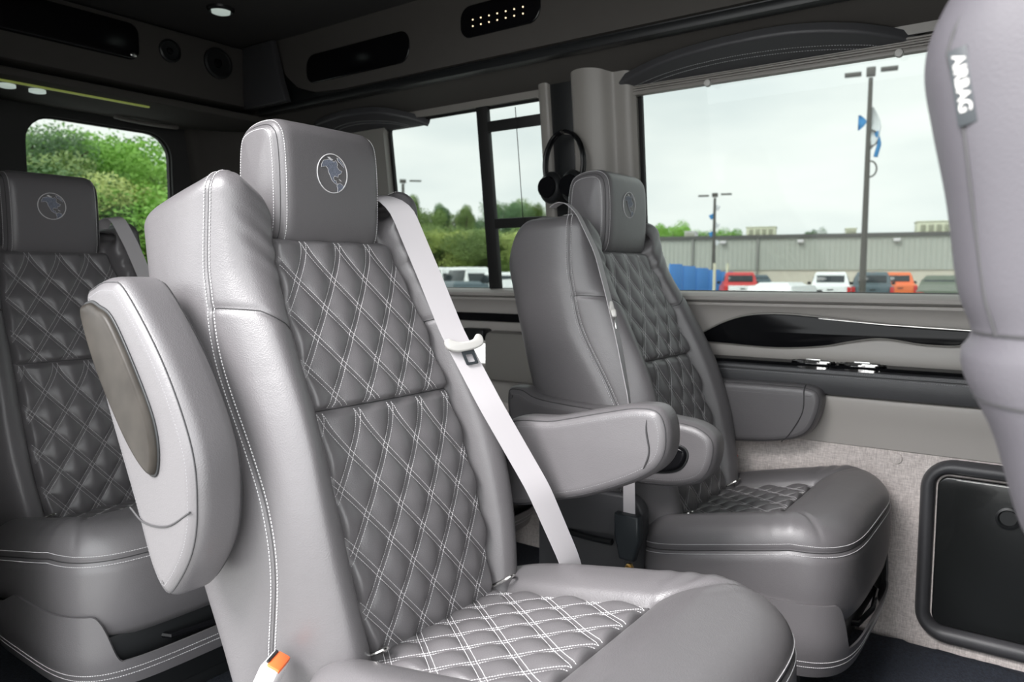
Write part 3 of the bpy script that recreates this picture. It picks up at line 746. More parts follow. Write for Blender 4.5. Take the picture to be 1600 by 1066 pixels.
# glossy wood trim of the wall
tr = [(-.965, .868), (-.90, .915), (-.82, .946), (-.74, .957), (-.64, .956), (-.50, .944), (-.35, .932), (-.17, .926), (.1, .92), (.1, .895), (-.17, .895), (-.22, .886), (-.30, .886), (-.37, .895), (-.42, .897), (-.49, .885), (-.57, .866), (-.70, .854), (-.85, .858)]
e = empty('wood_inlay', (-.6, 2.39, .9), 'glossy black wall inlay with a thin bright strip below the large window', 'wall trim')
def rl(P): return [(p[0]+.6, p[1]-.9) for p in P]
T = cr(rl(tr), 4, True)
q = MB(); pad(q, offs(ccw(T), -.005), (0, .004, 0), (1, 0, 0), (0, 0, 1), (0, -1, 0), .006, .003, 3); q.obj('bezel', M['plastic'], e)
q = MB(); pad(q, T, (0, .002, 0), (1, 0, 0), (0, 0, 1), (0, -1, 0), .010, .003, 3); q.obj('inlay_face', M['gloss'], e)
q = MB(); q.tube([(.02, -.010, .049), (.2, -.010, .037), (.5, -.010, .026)], .0014, 6); q.obj('bright_strip', M['steel'], e)
e = empty('wood_inlay', (-2.1, 2.40, .91), 'narrow black wall inlay seen between the two chair backs', 'wall trim')
q = MB(); q.box((0, -.001, 0), (1.2, .012, .034), .006); q.obj('inlay_face', M['gloss'], e)
# small console box on the wall behind the driver side chair
e = empty('storage_pocket', (-1.80, 2.37, .70), 'taupe moulded pocket on the wall between the chair backs', 'storage')
q = MB(); q.box((.12, .0, .06), (.32, .08, .20), .03); q.obj('pocket_body', M['plastic'], e)
q = MB(); q.box((-.10, .0, .14), (.12, .07, .05), .012); q.obj('pocket_lid', M['black'], e)
bt = MB(); bt.lathe([(.017, 0), (.016, .004), (.008, .007)], (-.356, 2.405, .545), (0, -1, 0), 20); tag(bt.obj('wall_button', M['cloth']), 'round cloth fixing button on the woven wall', 'fastener')
# padded frame + door low on the wall
e = empty('wall_cabinet', (.0, 2.405, .3), 'dark wood-grain cabinet door in a padded charcoal frame low on the woven wall', 'cabinet')
def rr_(x0, x1, z0, z1, r): return [(a, b-.3) for a, b in rrect(x0, x1, z0, z1, r, 8)]
fr = panel(rr_(-.290, .40, .028, .563, .09), [rr_(-.250, .345, .080, .520, .035)], (0, 0, 0), (1, 0, 0), (0, 0, 1), (0, -1, 0), .01, M['leather2'], 'padded_frame', e)
outer = np.array(rr_(-.290, .40, .028, .563, .09)); inner = np.array(rr_(-.250, .345, .080, .520, .035)); G = []
for k in range(9):
    a = math.pi*k/8; f_ = (1-math.cos(a))/2; Q = outer*(1-f_)+inner*f_; G.append([(p[0], -.030*math.sin(a), p[1]) for p in Q])
me = fixn(mkmesh('padded_frame', np.array(G).reshape(-1, 3), gridF(9, len(outer), True), M['leather2'])); fr.data = me
q = MB(); pad(q, rr_(-.245, .34, .085, .515, .03), (0, 0, 0), (1, 0, 0), (0, 0, 1), (0, -1, 0), .020, .005, 4); d = q.obj('door_panel', M['blackwood'], e)
q = MB(); q.lathe([(.030, .0), (.030, .008), (.024, .010), (.020, .002)], (-.075, -.020, .125), (0, -1, 0), 28); q.obj('finger_pull', M['black'], d)
q = MB(); q.tube([(-.20, -.021, .210), (.30, -.021, .210)], .0016, 6); q.obj('bright_edge', M['steel'], d)
# glass panes + black frames
for k, (a, r) in enumerate(wins):
    oz = WO; e = rrect(a[0]-.012, a[1]+.012, fz(a[2])-.012, fz(a[3])+.012, r); hh = rrect(a[0]+.014, a[1]-.014, fz(a[2])+.004, fz(a[3])-.01, max(.02, r-.014))
    fr = panel(e, [hh], Vector(WO)-Vector(WN)*.03, WU, Lz, WN, .012, M['rubber'], f'window_{k+1}'); struct(fr, ('rear side window with black sash bars', 'large driver side window')[k])
    panel(e, [], Vector(WO)-Vector(WN)*.036, WU, Lz, WN, .004, M['glass'], 'pane', fr)
# sash bars in window 1
sb = MB()
def bar(x0, x1, z0, z1): 
    c = Vector(WO)+Vector(WU)*((x0+x1)/2)+Lz*((fz(z0)+fz(z1))/2)-WN*.015
    R = Matrix((Vector((1, 0, 0)), Vector((0, 1, .12)).normalized(), Lz)).transposed(); sb.box(c, (abs(x1-x0), .022, abs(z1-z0)), .003, R)
bar(-1.858, -1.805, 1.02, 1.76); bar(-1.81, -1.53, 1.628, 1.668); bar(-1.81, -1.53, 1.262, 1.300)
sb.obj('sash_bars', M['rubber'], COL.objects['window_1'])
cb = MB(); cb.tube([(-1.659, yw(1.70)-.012, 1.70), (-1.656, yw(1.02)-.012, 1.02)], .0016, 5); tag(cb.obj('shade_cord', M['rubber']), 'thin shade cord hanging over the rear side window', 'cord')
# pillar between the windows
prof = [(-1.555, .0), (-1.545, -.022), (-1.525, -.028), (-1.505, -.024), (-1.495, .004), (-1.485, .010), (-1.415, .010), (-1.405, .0), (-1.395, -.045), (-1.37, -.060), (-1.33, -.062), (-1.285, -.050), (-1.25, -.024), (-1.235, -.02), (-1.195, -.018), (-1.172, .0)]
pc = cr(prof, 4); V = []
for z in (.98, 1.3, 1.80): V += [(p[0], yw(z)+p[1], z) for p in pc]
struct(ob('trim_4', fixn(mkmesh('trim_4', V, gridF(3, len(pc)), M['plastic']))), 'rounded taupe pillar between the side windows')
bs = MB(); R = Matrix((Vector((1, 0, 0)), Vector((0, 1, .12)).normalized(), Lz)).transposed()
bs.box((-1.45, yw(1.40)-.004, 1.40), (.112, .020, .78), .004, R); tag(bs.obj('belt_height_track', M['black']), 'black belt guide track set in the pillar behind the headphones', 'belt guide')
# headphones
e = empty('headphones', (-1.405, 2.245, 1.462), 'black over-ear headphones hanging on the pillar hook', 'headphones')
hb = MB(); P = []
for a in np.linspace(-28, 208, 40): P.append((.080*math.cos(math.radians(a)), .0, .112*math.sin(math.radians(a))-.0))
hb.tube([(p[0]*.97, -.012, p[2]) for p in P], .006, 8); hb.tube([(p[0]*.97, .004, p[2]) for p in P], .006, 8); hb.obj('headband', M['gloss'], e)
for sg in (-1, 1):
    c = MB(); c.ell((sg*.044, -.018, -.078), (.046, .030, .056)); cu = c.obj('ear_cup', M['black'], e)
    c = MB(); c.lathe([(.034, 0), (.038, .004), (.034, .010), (.010, .013)], (sg*.044, -.042, -.078), (0, -1, 0), 24); c.obj('cup_cap', M['gloss'], cu)
hk = MB(); hk.tube([(.0, .05, .115), (0, -.01, .105), (0, -.025, .112)], .006, 8); hk.obj('hook', M['steel'], e)
# ceiling, upper side and rear structure
m = MB(); m.box((-.95, 1.45, 2.13), (4.95, 2.0, .06)); struct(m.obj('ceiling', M['ceil'], None, False), 'dark cloth ceiling')
panel([(-3.05, 0), (1.6, 0), (1.6, .2), (-3.05, .2)], [], (0, 2.16, 1.812), (1, 0, 0), Vector((0, .19, -.078)).normalized(), Vector((0, -.4, -.9)).normalized(), .02, M['head'], 'trim_5'); struct(COL.objects['trim_5'], 'sloping header between console and windows')
# side overhead console: dark base + taupe face + recessed pods
pod = [rrect(-2.625, -2.025, 1.885, 2.005, .05), rrect(-1.775, -1.43, 1.918, 2.03, .045), rrect(-1.14, -.55, 1.925, 2.04, .045)]
e = empty('overhead_console', (0, 2.13, 1.8), 'long overhead console along the driver side with recessed black pods', 'overhead console')
k_ = lambda P: [(p[0], p[1]-1.8) for p in P]
b = MB(); b.box((-.70, .10, .155), (4.6, .16, .30), .01); b.obj('console_body', M['black'], e)
face = [(-2.83, 2.12), (-2.82, 2.04), (-2.77, 1.95), (-2.69, 1.885), (-2.58, 1.85), (-2.4, 1.838), (1.6, 1.838), (1.6, 2.12)]
panel(k_(face), [k_(p) for p in pod], (0, 0, 0), (1, 0, 0), (0, 0, 1), (0, -1, 0), .03, M['head'], 'console_face', e)
b = MB(); b.box((-.70, .025, .015), (4.5, .05, .03), .008); b.obj('shadow_gap_strip', M['black'], e)  # black strip stands in for the shadow gap under the console
for p, nm in zip(pod, ('screen', 'light_panel', 'vent_panel')):
    q = MB(); pad(q, k_(p), (0, .012, 0), (1, 0, 0), (0, 0, 1), (0, -1, 0), .016, .006, 4); pl = q.obj(nm, M['screen'], e)
    if nm == 'light_panel':
        for i in range(7):
            for j in range(2):
                l = MB(); l.lathe([(.0028, 0), (.0022, .002)], (-1.715+i*.036, -.004, .155+j*.022+i*.0), (0, -1, 0), 8); l.obj('indicator_light', M['led'], pl)
# rear overhead console
e = empty('rear_console', (-3.0, 0, 1.8), 'overhead console across the rear with a black screen and two round speakers', 'overhead console')
b = MB(); b.box((-.15, 1.33, .16), (.30, 1.62, .26), .02); b.obj('console_body', M['head'], e)
def rx(P): return [(-p[0], p[1]-1.8) for p in P]
scr = rrect(.95, 1.605, 1.925, 2.065, .04)
q = MB(); pad(q, [(p[0], p[1]-1.8) for p in scr], (0, 0, 0), (0, 1, 0), (0, 0, 1), (1, 0, 0), .014, .008, 4); s = q.obj('screen', M['screen'], e)
q = MB(); q.ell((.014, 1.58, .143), (.006, .016, .010)); q.obj('screen_lens', M['chrome'], s)
for y, z, r, nm in ((1.736, .197, .046, 'tweeter'), (1.955, .196, .066, 'speaker')):
    q = MB(); q.lathe([(r, 0), (r, .008), (r*.86, .012), (r*.8, .006), (.02, .002)], (0, y, z), (1, 0, 0), 36); sp = q.obj(nm, M['black'], e)
    q = MB(); q.lathe([(r*.3, .002), (r*.25, .010), (r*.1, .014)], (0, y, z), (1, 0, 0), 24); q.obj('speaker_cone', M['gloss'], sp)
cn = MB(); pad(cn, [(-3.0, 1.82), (-2.70, 1.82), (-2.74, 1.92), (-2.79, 2.09), (-3.0, 2.09)], (0, 2.105, 0), (1, 0, 0), (0, 0, 1), (0, -1, 0), .03, .012, 4); tag(cn.obj('corner_cover', M['leather2']), 'dark leather corner cover where the two overhead consoles meet', 'trim cover')
# bright strip light + grab handle + soffit
b = MB(); b.box((-3.20, 1.45, 1.785), (.45, 1.9, .03), .008); struct(b.obj('trim_6', M['head']), 'soffit under the rear console')
ls = MB(); ls.box((-3.055, 1.36, 1.768), (.012, .62, .010), .002); tag(ls.obj('light_strip', mat('strip_lens', (.35, .4, .12), .4, emit=((.75, .9, .2), .12))), 'long pale green strip light under the rear console', 'lamp')
rl_ = empty('reading_lamp', (-3.10, 1.22, 1.765), 'small bright reading lamps at the upper left edge', 'lamp')
for dy in (-.05, .05):
    q = MB(); q.lathe([(.028, 0), (.028, -.010), (.020, -.012)], (0, dy, 0), (0, 0, 1), 20); q.obj('lamp_lens', M['lamp'], rl_)
gh = empty('grab_handle', (-3.36, 1.82, 1.77), 'slim grab handle above the rear window', 'handle')
q = MB(); q.tube(cr([(0, -.14, 0), (.03, -.12, -.012), (.035, 0, -.016), (.03, .12, -.012), (0, .14, 0)], 6), .008, 8); q.obj('grip', M['plastic'], gh)
for dy in (-.13, .13): q = MB(); q.box((.008, dy, .004), (.03, .03, .03), .006); q.obj('mount', M['plastic'], gh)
dl = empty('dome_lamp', (-2.652, 1.749, 2.098), 'small round chrome ceiling lamp', 'lamp')
q = MB(); q.lathe([(.052, .004), (.050, -.006), (.042, -.012), (.040, -.006)], (0, 0, 0), (0, 0, 1), 30); q.obj('lamp_bezel', M['black'], dl)
q = MB(); q.lathe([(.036, -.002), (.034, -.016), (.016, -.022)], (0, 0, 0), (0, 0, 1), 24); q.obj('lamp_lens', M['lamp'], dl)
# window valances
HN = Vector((0, -.078, -.19)).normalized(); HV = Vector((0, -.19, .078)).normalized()
def hdr(x, y): return x
def valance(pts, label, stp):
    # outline in (x, distance up the header from its lower edge)
    m = MB(); O = Vector((0, 2.355, 1.722)); Q = cr(pts, 5, True)
    pad(m, Q, O, (1, 0, 0), HV, HN, .030, .010, 4); v = m.obj('window_valance', M['leather2']); tag(v, label, 'valance', 'leather window valances')
    st = MB()
    for off in (.0, .018):
        P = [O+Vector((1, 0, 0))*p[0]+HV*(p[1]-off)+HN*.0302 for p in cr(stp, 8)]; dashes(st, P, [tuple(HN)]*len(P), .0075, .005, .0015, .0010)
    st.obj('stitching', M['stitchd'], v, False)
valance([(-1.285, .0), (-1.26, .035), (-1.186, .075), (-1.04, .125), (-.896, .150), (-.75, .158), (-.619, .150), (-.48, .11), (-.368, .045), (-.34, .0), (-.6, -.004), (-.95, -.004)], 'dark stitched leather valance arched over the large window', [(-1.22, .02), (-1.04, .075), (-.85, .098), (-.65, .090), (-.48, .055), (-.40, .02)])
valance([(-2.80, .0), (-2.78, .06), (-2.70, .12), (-2.481, .150), (-2.308, .13), (-2.2, .07), (-2.14, .01), (-2.153, -.004), (-2.4, -.004), (-2.6, -.004)], 'dark leather valance arched over the rear side window', [(-2.72, .03), (-2.6, .085), (-2.45, .10), (-2.3, .07), (-2.22, .02)])
# pleated blind above the large window
e = empty('pleated_blind', (-.3, 2.325, 1.70), 'raised pale pleated blind under the valance of the large window', 'blind')
for i in range(5):
    q = MB(); q.box((-.02, .0, -.006+i*.007), (1.96, .030+.004*(i % 2), .006), .0022)
    if i < 4: q.obj('pleat', M['plastic'], e)
q = MB(); q.box((.02, -.002, -.016), (1.86, .026, .014), .004); q.obj('bottom_rail', M['plastic'], e)
for x in (-.62, -.08, .5):
    q = MB(); q.lathe([(.011, -.006), (.012, 0), (.010, .008), (.004, .010)], (x, -.014, -.020), (0, -1, 0), 16); q.obj('blind_knob', M['tongue'], e)
# rear wall with door window
RO = (-3.4, 0, 0)
panel([(.5, 0), (2.45, 0), (2.45, 2.1), (.5, 2.1)], [rrect(1.338, 1.958, 1.12, 1.735, .11)], RO, (0, 1, 0), (0, 0, 1), (1, 0, 0), .05, M['rearpanel'], 'wall_rear'); struct(COL.objects['wall_rear'], 'dark rear door panel')
fr = panel(rrect(1.325, 1.971, 1.107, 1.748, .12), [rrect(1.345, 1.951, 1.127, 1.728, .105)], (-3.415, 0, 0), (0, 1, 0), (0, 0, 1), (1, 0, 0), .02, M['rubber'], 'window_3'); struct(fr, 'rounded rear door window')
panel(rrect(1.325, 1.971, 1.107, 1.748, .12), [], (-3.425, 0, 0), (0, 1, 0), (0, 0, 1), (1, 0, 0), .004, M['glass'], 'pane', fr)
q = MB()
pad(q, rrect(1.27, 2.04, 1.0, 1.80, .15), (-3.40, 0, 0), (0, 1, 0), (0, 0, 1), (1, 0, 0), .006, .004, 3)
# corner pillar at the rear of the driver side
cp = cr([(-3.4, 2.07), (-3.36, 2.09), (-3.33, 2.16), (-3.24, 2.26), (-3.1, 2.33), (-2.8, 2.34)], 6); V = []
for z in (.9, 1.4, 1.86): V += [(p[0], p[1]+(1.4-z)*.12, z) for p in cp]
struct(ob('trim_7', fixn(mkmesh('trim_7', V, gridF(3, len(cp)), M['head']))), 'rear corner pillar trim')
# passenger side shell behind the open sliding door; cab glass walled over to block light
m = MB(); m.box((-2.56, .50, 1.05), (1.78, .06, 2.1)); m.box((.87, .50, 1.05), (1.46, .06, 2.1)); m.box((-.95, .49, 2.06), (4.95, .06, .14)); struct(m.obj('wall_right', M['plastic'], None, False), 'passenger side wall beside the open sliding door')
m = MB(); m.box((1.6, 1.45, 1.05), (.06, 1.9, 2.1)); struct(m.obj('wall_front', M['black'], None, False), 'unseen black wall closing the cab end to block light')  # unseen full-height wall added in place of the windscreen to block light
# ------------------------------------------------------------------ front passenger seat at the right edge
e = empty('front_seat', (.10, .88, 0), 'blurred grey front seat at the right edge with an airbag tag on its side', 'seat')
e.location.x -= .012
XB = smooth_tab([(.35, .10), (.60, .060), (.84, .012), (.89, -.008), (.95, -.026), (.98, -.040), (1.0, -.050), (1.02, -.0525), (1.035, -.046), (1.07, -.058), (1.14, -.069), (1.2, -.082), (1.245, -.090), (1.28, -.084), (1.32, -.060), (1.36, .0)])
XF = smooth_tab([(.35, .34), (.8, .24), (1.0, .20), (1.2, .15), (1.30, .11), (1.36, .05)])
YH = smooth_tab([(.35, .25), (.8, .265), (1.0, .262), (1.045, .255), (1.2, .245), (1.30, .225), (1.36, .17)])
V = []; zs = np.linspace(.35, 1.36, 150); n = 72
for z in zs:
    x0, x1, yh = float(XB(z)), float(XF(z)), float(YH(z)); cx, rx_ = (x0+x1)/2, (x1-x0)/2
    for k in range(n):
        t = 2*math.pi*k/n; c, s = math.cos(t), math.sin(t); g = lambda v, q: math.copysign(abs(v)**q, v)
        V.append((cx+rx_*g(c, .55)-.10, g(s, .35)*yh, z))
Fc = gridF(len(zs), n, True)+[tuple(range(n))[::-1], tuple((len(zs)-1)*n+k for k in range(n))]
fb = ob('backrest', fixn(mkmesh('backrest', V, Fc, M['leather3'])), e)
sm = MB(); 
def side(z, f): x0, x1 = float(XB(z)), float(XF(z)); return (x0+(x1-x0)*f-.10, -float(YH(z)), z)
def sidep(z, xw):
    x0, x1, yh = float(XB(z)), float(XF(z)), float(YH(z)); cx, rx_ = (x0+x1)/2, (x1-x0)/2
    c = abs((xw-cx)/rx_)**(1/.55); c = min(c, .9999); s = math.sqrt(1-c*c); return (xw-.10, -yh*s**.35, z)
sm.tube([sidep(z, x) for z, x in ((1.30, -.045), (1.26, -.060), (1.245, -.0635), (1.19, -.050), (1.12, -.040), (1.06, -.030), (1.035, -.022))], .0016, 6)
sm.tube([sidep(1.036, x) for x in np.linspace(-.046, .12, 24)], .0016, 6)
sm.tube([sidep(.985, x) for x in np.linspace(-.036, .12, 24)], .0014, 6)
sm.obj('seam_line', M['seam'], fb)
# side airbag tag with its lettering
a = Vector(sidep(1.244, -.0560)); b_ = Vector(sidep(1.192, -.0470)); yv = (a-b_).normalized(); n_ = Vector((-.35, -1, 0)); n_ = (n_-yv*n_.dot(yv)).normalized(); u_ = yv.cross(n_)
tg = MB(); ce_ = (a+b_)/2+n_*.001; R = Matrix((u_, yv, n_)).transposed(); tg.box(ce_, (.0135, .058, .0018), .0004, R); tgo = tg.obj('airbag_tag', M['slate'], fb)
fc = bpy.data.curves.new('lettering', 'FONT'); fc.body = 'AIRBAG'; fc.size = .0125; fc.extrude = .0002; fc.align_x = 'CENTER'; fc.align_y = 'CENTER'; fc.offset = .00025
to = bpy.data.objects.new('tmp', fc); COL.objects.link(to); bpy.context.view_layer.update()
dg = bpy.context.evaluated_depsgraph_get(); tm = bpy.data.meshes.new_from_object(to.evaluated_get(dg)); bpy.data.objects.remove(to)
tm.materials.clear(); tm.materials.append(M['tongue']); lt = ob('airbag_lettering', tm, tgo)
xa, za = -yv, n_; ya = za.cross(xa); Mx = Matrix((xa, ya, za)).transposed().to_4x4(); Mx.translation = ce_+n_*.0012+yv*.002; lt.matrix_local = Mx
sc_ = MB(); pad(sc_, rrect(.02, .52, -.24, .24, .08), (0, 0, .32), (1, 0, 0), (0, 1, 0), (0, 0, 1), .12, .04, 5, both=True); sc_.obj('seat_cushion', M['leather3'], e)
sp_ = MB(); sp_.box((.27, 0, .16), (.44, .40, .34), .02); sp_.obj('pedestal', M['black'], e)
# ================================================================== OUTSIDE
GZ = -.65
def W(px, D, z=GZ): 
    p = D0*D+RT*((px-800)/FPX*D); return Vector((p.x, p.y, z))
def zat(py, D): return CH+(HOR-py)/FPX*D
def hdg(px): v = W(px, 1, 0); return math.atan2(v.y, v.x)
def ext(n, col, r=.6, **k): return mat(n, col, r, **k)
# the scene outside
g = MB(); g.box((0, 0, GZ-.05), (400, 400, .1)); struct(g.obj('ground', ext('asphalt', (.30, .30, .29), .85, noise_s=.6, noise_a=.2), None, False), 'grey asphalt car park')
# grassy verge
# warehouse
E0, E1 = W(1000, 61.5), W(1760, 49.5); du = (E1-E0); L = du.length; du.normalize(); dn = Vector((0, 0, 1)).cross(du)
if dn.dot(D0) < 0: dn = -dn
ZT_ = zat(373, 60.5); ZBk = zat(422, 58)
wh = empty('warehouse', E0, 'long grey metal-clad warehouse with a block base across the car park', 'building')
R = Matrix((du, dn, Vector((0, 0, 1)))).transposed()
def wb(mb, u0, u1, d0, d1, z0, z1, r=0): mb.box(du*((u0+u1)/2)+dn*((d0+d1)/2)+Vector((0, 0, (z0+z1)/2-GZ)), (u1-u0, d1-d0, z1-z0), r, R)
def sid():
    m_ = mat('ribbed_siding', (.47, .49, .44), .55); n = m_.node_tree; p = n.nodes['Principled BSDF']; t = n.nodes.new('ShaderNodeTexCoord'); mp_ = n.nodes.new('ShaderNodeMapping'); mp_.vector_type = 'TEXTURE'
    mp_.inputs['Rotation'].default_value = (0, 0, math.atan2(du.y, du.x)); wv_ = n.nodes.new('ShaderNodeTexWave'); wv_.inputs['Scale'].default_value = .9; wv_.bands_direction = 'X'
    n.links.new(t.outputs['Object'], mp_.inputs[0]); n.links.new(mp_.outputs[0], wv_.inputs['Vector']); b = n.nodes.new('ShaderNodeBump'); b.inputs['Distance'].default_value = .08; b.inputs['Strength'].default_value = .5
    n.links.new(wv_.outputs['Fac'], b.inputs['Height']); n.links.new(b.outputs[0], p.inputs['Normal']); return m_
m = MB(); wb(m, 0, L, 0, 20, GZ, ZBk); m.obj('block_base', ext('tan_block', (.68, .64, .54), .9, noise_s=1.2, noise_a=.1), wh, False)
m = MB(); wb(m, -.1, L+.1, -.1, 20.1, ZBk, ZT_); m.obj('metal_siding', sid(), wh, False)
m = MB(); wb(m, -.2, L+.2, -.3, 20.3, ZT_-.12, ZT_+.12); m.obj('roof_edge', ext('roof_edge_grey', (.12, .12, .115), .5), wh, False)
for px, nm in ((1153, 0), (1285, 0), (1437, 0)):
    u = L*(px-1000)/760*1.0; m = MB(); m.box(du*u-dn*.3+Vector((0, 0, zat(377, 56)-GZ)), (.45, .35, .25), .05, R); m.obj('wall_lamp', M['white'], wh)
for px in (1098, 1213):
    u = L*(px-1000)/760; m = MB(); m.box(du*u-dn*.2+Vector((0, 0, (ZT_+ZBk)/2-GZ-.3)), (.14, .14, ZT_-ZBk+.6), .02, R); m.obj('downspout', ext('downspout_grey'+str(px), (.30, .30, .28), .6), wh)
def unit(p0, p1, yt, D, lb, col):
    a, b = W(p0, D), W(p1, D); zt = zat(yt, D); e = empty('rooftop_unit', ((a.x+b.x)/2, (a.y+b.y)/2, ZT_+.12), lb, 'rooftop unit', 'units on the warehouse roof', math.atan2(du.y, du.x))
    w_ = (b-a).length; h = zt-ZT_-.12; m = MB(); m.box((0, 0, h/2), (w_, 1.8, h), .04); m.obj('housing', col, e)
    m = MB(); m.box((0, 0, h-.05), (w_+.1, 1.9, .1), .02); m.obj('cap', col, e)
    m = MB()
    for i in range(4): m.box((-w_*.33+i*w_*.22, -.92, h*.45), (w_*.14, .06, h*.6), .01)
    m.obj('grille', ext('grille_'+str(p0), (.35, .36, .26), .6), e)
U1 = ext('cream_metal', (.72, .73, .56), .5)
unit(1165, 1208, 356, 63, 'cream boxy rooftop unit right of the flagged light pole in the distance', U1); unit(1428, 1477, 347, 61, 'largest cream rooftop unit near the front seat edge', U1); unit(1070, 1086, 363, 66, 'small white rooftop unit at the left end of the warehouse', M['white']); unit(1317, 1332, 358, 62, 'small pale rooftop unit left of the tall light pole', U1)
# blue fence
bf = empty('blue_fence', W(1056, 50), 'blue panel fence with pale posts by the warehouse', 'fence')
a, b = W(1045, 50)-bf.location, W(1144, 54)-bf.location; fu = (b-a).normalized(); fn = Vector((-fu.y, fu.x, 0)); Rf = Matrix((fu, fn, Vector((0, 0, 1)))).transposed(); h = zat(413, 51)-GZ; n_p = 5
bl = ext('blue_paint', (.08, .28, .70), .5)
for i in range(n_p):
    f0, f1 = i/n_p, (i+.92)/n_p; c = a.lerp(b, (f0+f1)/2); hh = h*(1-.05*i); m = MB(); m.box(c+Vector((0, 0, hh/2)), ((b-a).length*(f1-f0), .1, hh), .01, Rf); m.obj('fence_panel', bl, bf)
for px, D in ((1115, 49), (1135, 50)):
    c = W(px, D)-bf.location; m = MB(); m.lathe([(.10, 0), (.10, 2.5)], (c.x, c.y, 0), n=12); m.obj('post', U1, bf)
# vehicles
GLS = ext('dark_car_glass', (.03, .04, .045), .08); TL = ext('tail_lamp_red', (.6, .03, .03), .3); TY = M['rubber']; CHR = M['steel']
def pickup(px, D, paint, label, rz=0, w_=2.0, tail=None, bed=True):
    p = W(px, D); e = empty('pickup_truck', p, label, 'vehicle', 'vehicles parked outside', hdg(px)+rz)
    # local x points away from the camera (truck nose), rear faces camera at x=0
    m = MB(); P = [(0, .55), (0, 1.12), (.06, 1.18), (1.9, 1.18), (1.9, 1.15), (5.3, 1.12), (5.6, .95), (5.65, .55), (5.4, .42), (.3, .42)]
    pad(m, P, (0, w_/2, 0), (1, 0, 0), (0, 0, 1), (0, -1, 0), w_, .05, 2, both=True); m.obj('body', paint, e)
    m = MB(); G = []
    for (z, x0, x1, hw) in ((1.10, 1.80, 4.4, w_/2-.04), (1.30, 1.86, 4.15, w_/2-.08), (1.80, 2.10, 3.5, w_/2-.22), (1.90, 2.25, 3.3, w_/2-.30)):
        G.append([(x0, -hw, z), (x1, -hw, z), (x1, hw, z), (x0, hw, z)])
    G = np.array(G); m.add(G.reshape(-1, 3), gridF(4, 4, True)+[(12, 13, 14, 15)]); cabo = m.obj('cab', paint, e, True, .4)
    m = MB(); m.box((1.95, 0, 1.52), (.10, w_-.62, .40), .03, Matrix.Rotation(.42, 3, 'Y').to_3x3()); m.obj('rear_window', GLS, e)
    for s in (-1, 1): m = MB(); m.box((3.0, s*(w_/2-.14), 1.52), (1.6, .06, .34), .03, Matrix.Rotation(s*.26, 3, 'X')); m.obj('side_window', GLS, e)
    m = MB(); m.box((-.02, 0, .88), (.06, w_-.42, .52), .02); m.obj('tailgate', tail or paint, e)
    m = MB(); m.box((-.055, 0, .97), (.02, .30, .07), .01); m.obj('tailgate_handle', M['black'], e)
    for s in (-1, 1):
        m = MB(); m.box((-.03, s*(w_/2-.10), .92), (.06, .17, .42), .02); m.obj('tail_lamp', TL, e)
        m = MB(); m.box((4.0, s*(w_/2+.12), 1.28), (.10, .2, .16), .03); m.obj('mirror', M['black'], e)
        for x in (1.0, 4.6): m = MB(); m.lathe([(.30, -.13), (.39, -.12), (.39, .12), (.30, .13)], (x, s*(w_/2-.12), .39), (0, 1, 0), 24); m.obj('wheel', TY, e)
    m = MB(); m.box((-.10, 0, .52), (.16, w_-.1, .18), .04); m.obj('bumper', CHR if tail is None else paint, e)
    m = MB(); m.box((2.25, 0, 1.86), (.08, .30, .04), .01); m.obj('brake_lamp', TL, e)
    return e
def suv(px, D, paint, label, rz=0, w_=1.95, ht=1.8, nm='suv'):
    p = W(px, D); e = empty(nm, p, label, 'vehicle', 'vehicles parked outside', hdg(px)+rz)
    m = MB(); pad(m, [(0, .5), (-.02, 1.05), (.1, 1.1), (3.6, 1.08), (4.5, .95), (4.6, .5), (4.3, .38), (.3, .38)], (0, w_/2, 0), (1, 0, 0), (0, 0, 1), (0, -1, 0), w_, .06, 3, both=True); m.obj('body', paint, e)
    m = MB(); G = []
    for (z, x0, x1, hw) in ((1.04, .02, 3.6, w_/2-.05), (1.35, .12, 3.2, w_/2-.12), (ht-.1, .38, 2.6, w_/2-.26), (ht, .55, 2.3, w_/2-.36)): G.append([(x0, -hw, z), (x1, -hw, z), (x1, hw, z), (x0, hw, z)])
    m.add(np.array(G).reshape(-1, 3), gridF(4, 4, True)+[(12, 13, 14, 15)]); m.obj('cabin', paint, e, True, .4)
    m = MB(); m.box((.22, 0, (1.12+ht-.1)/2), (.06, w_-.52, ht-1.38), .02, Matrix.Rotation(.42, 3, 'Y')); m.obj('rear_window', GLS, e)
    for s in (-1, 1):
        m = MB(); m.box((1.6, s*(w_/2-.15), (1.08+ht)/2), (2.2, .06, ht-1.40), .02, Matrix.Rotation(s*.3, 3, 'X')); m.obj('side_window', GLS, e)
        m = MB(); m.box((-.01, s*(w_/2-.16), .93), (.05, .26, .16), .02); m.obj('tail_lamp', TL, e)
        m = MB(); m.box((3.0, s*(w_/2+.10), 1.12), (.12, .2, .14), .03); m.obj('mirror', M['black'], e)
        for x in (.85, 3.7): m = MB(); m.lathe([(.26, -.12), (.35, -.11), (.35, .11), (.26, .12)], (x, s*(w_/2-.12), .35), (0, 1, 0), 24); m.obj('wheel', TY, e)
    m = MB(); m.box((-.03, 0, .78), (.04, .42, .12), .01); m.obj('number_plate', M['white'], e)
    m = MB(); m.box((-.06, 0, .52), (.14, w_-.06, .22), .04); m.obj('bumper', M['black'], e)
    return e
wp = ext('white_paint', (.88, .90, .90), .3); rp_ = ext('faded_red_paint', (.60, .07, .07), .4); gp = ext('slate_paint', (.09, .13, .15), .3); op = ext('orange_paint', (.85, .20, .06), .4); dp = ext('dark_green_paint', (.14, .17, .13), .3)
pickup(1296, 39, wp, 'white pickup truck parked left of the tall light pole')
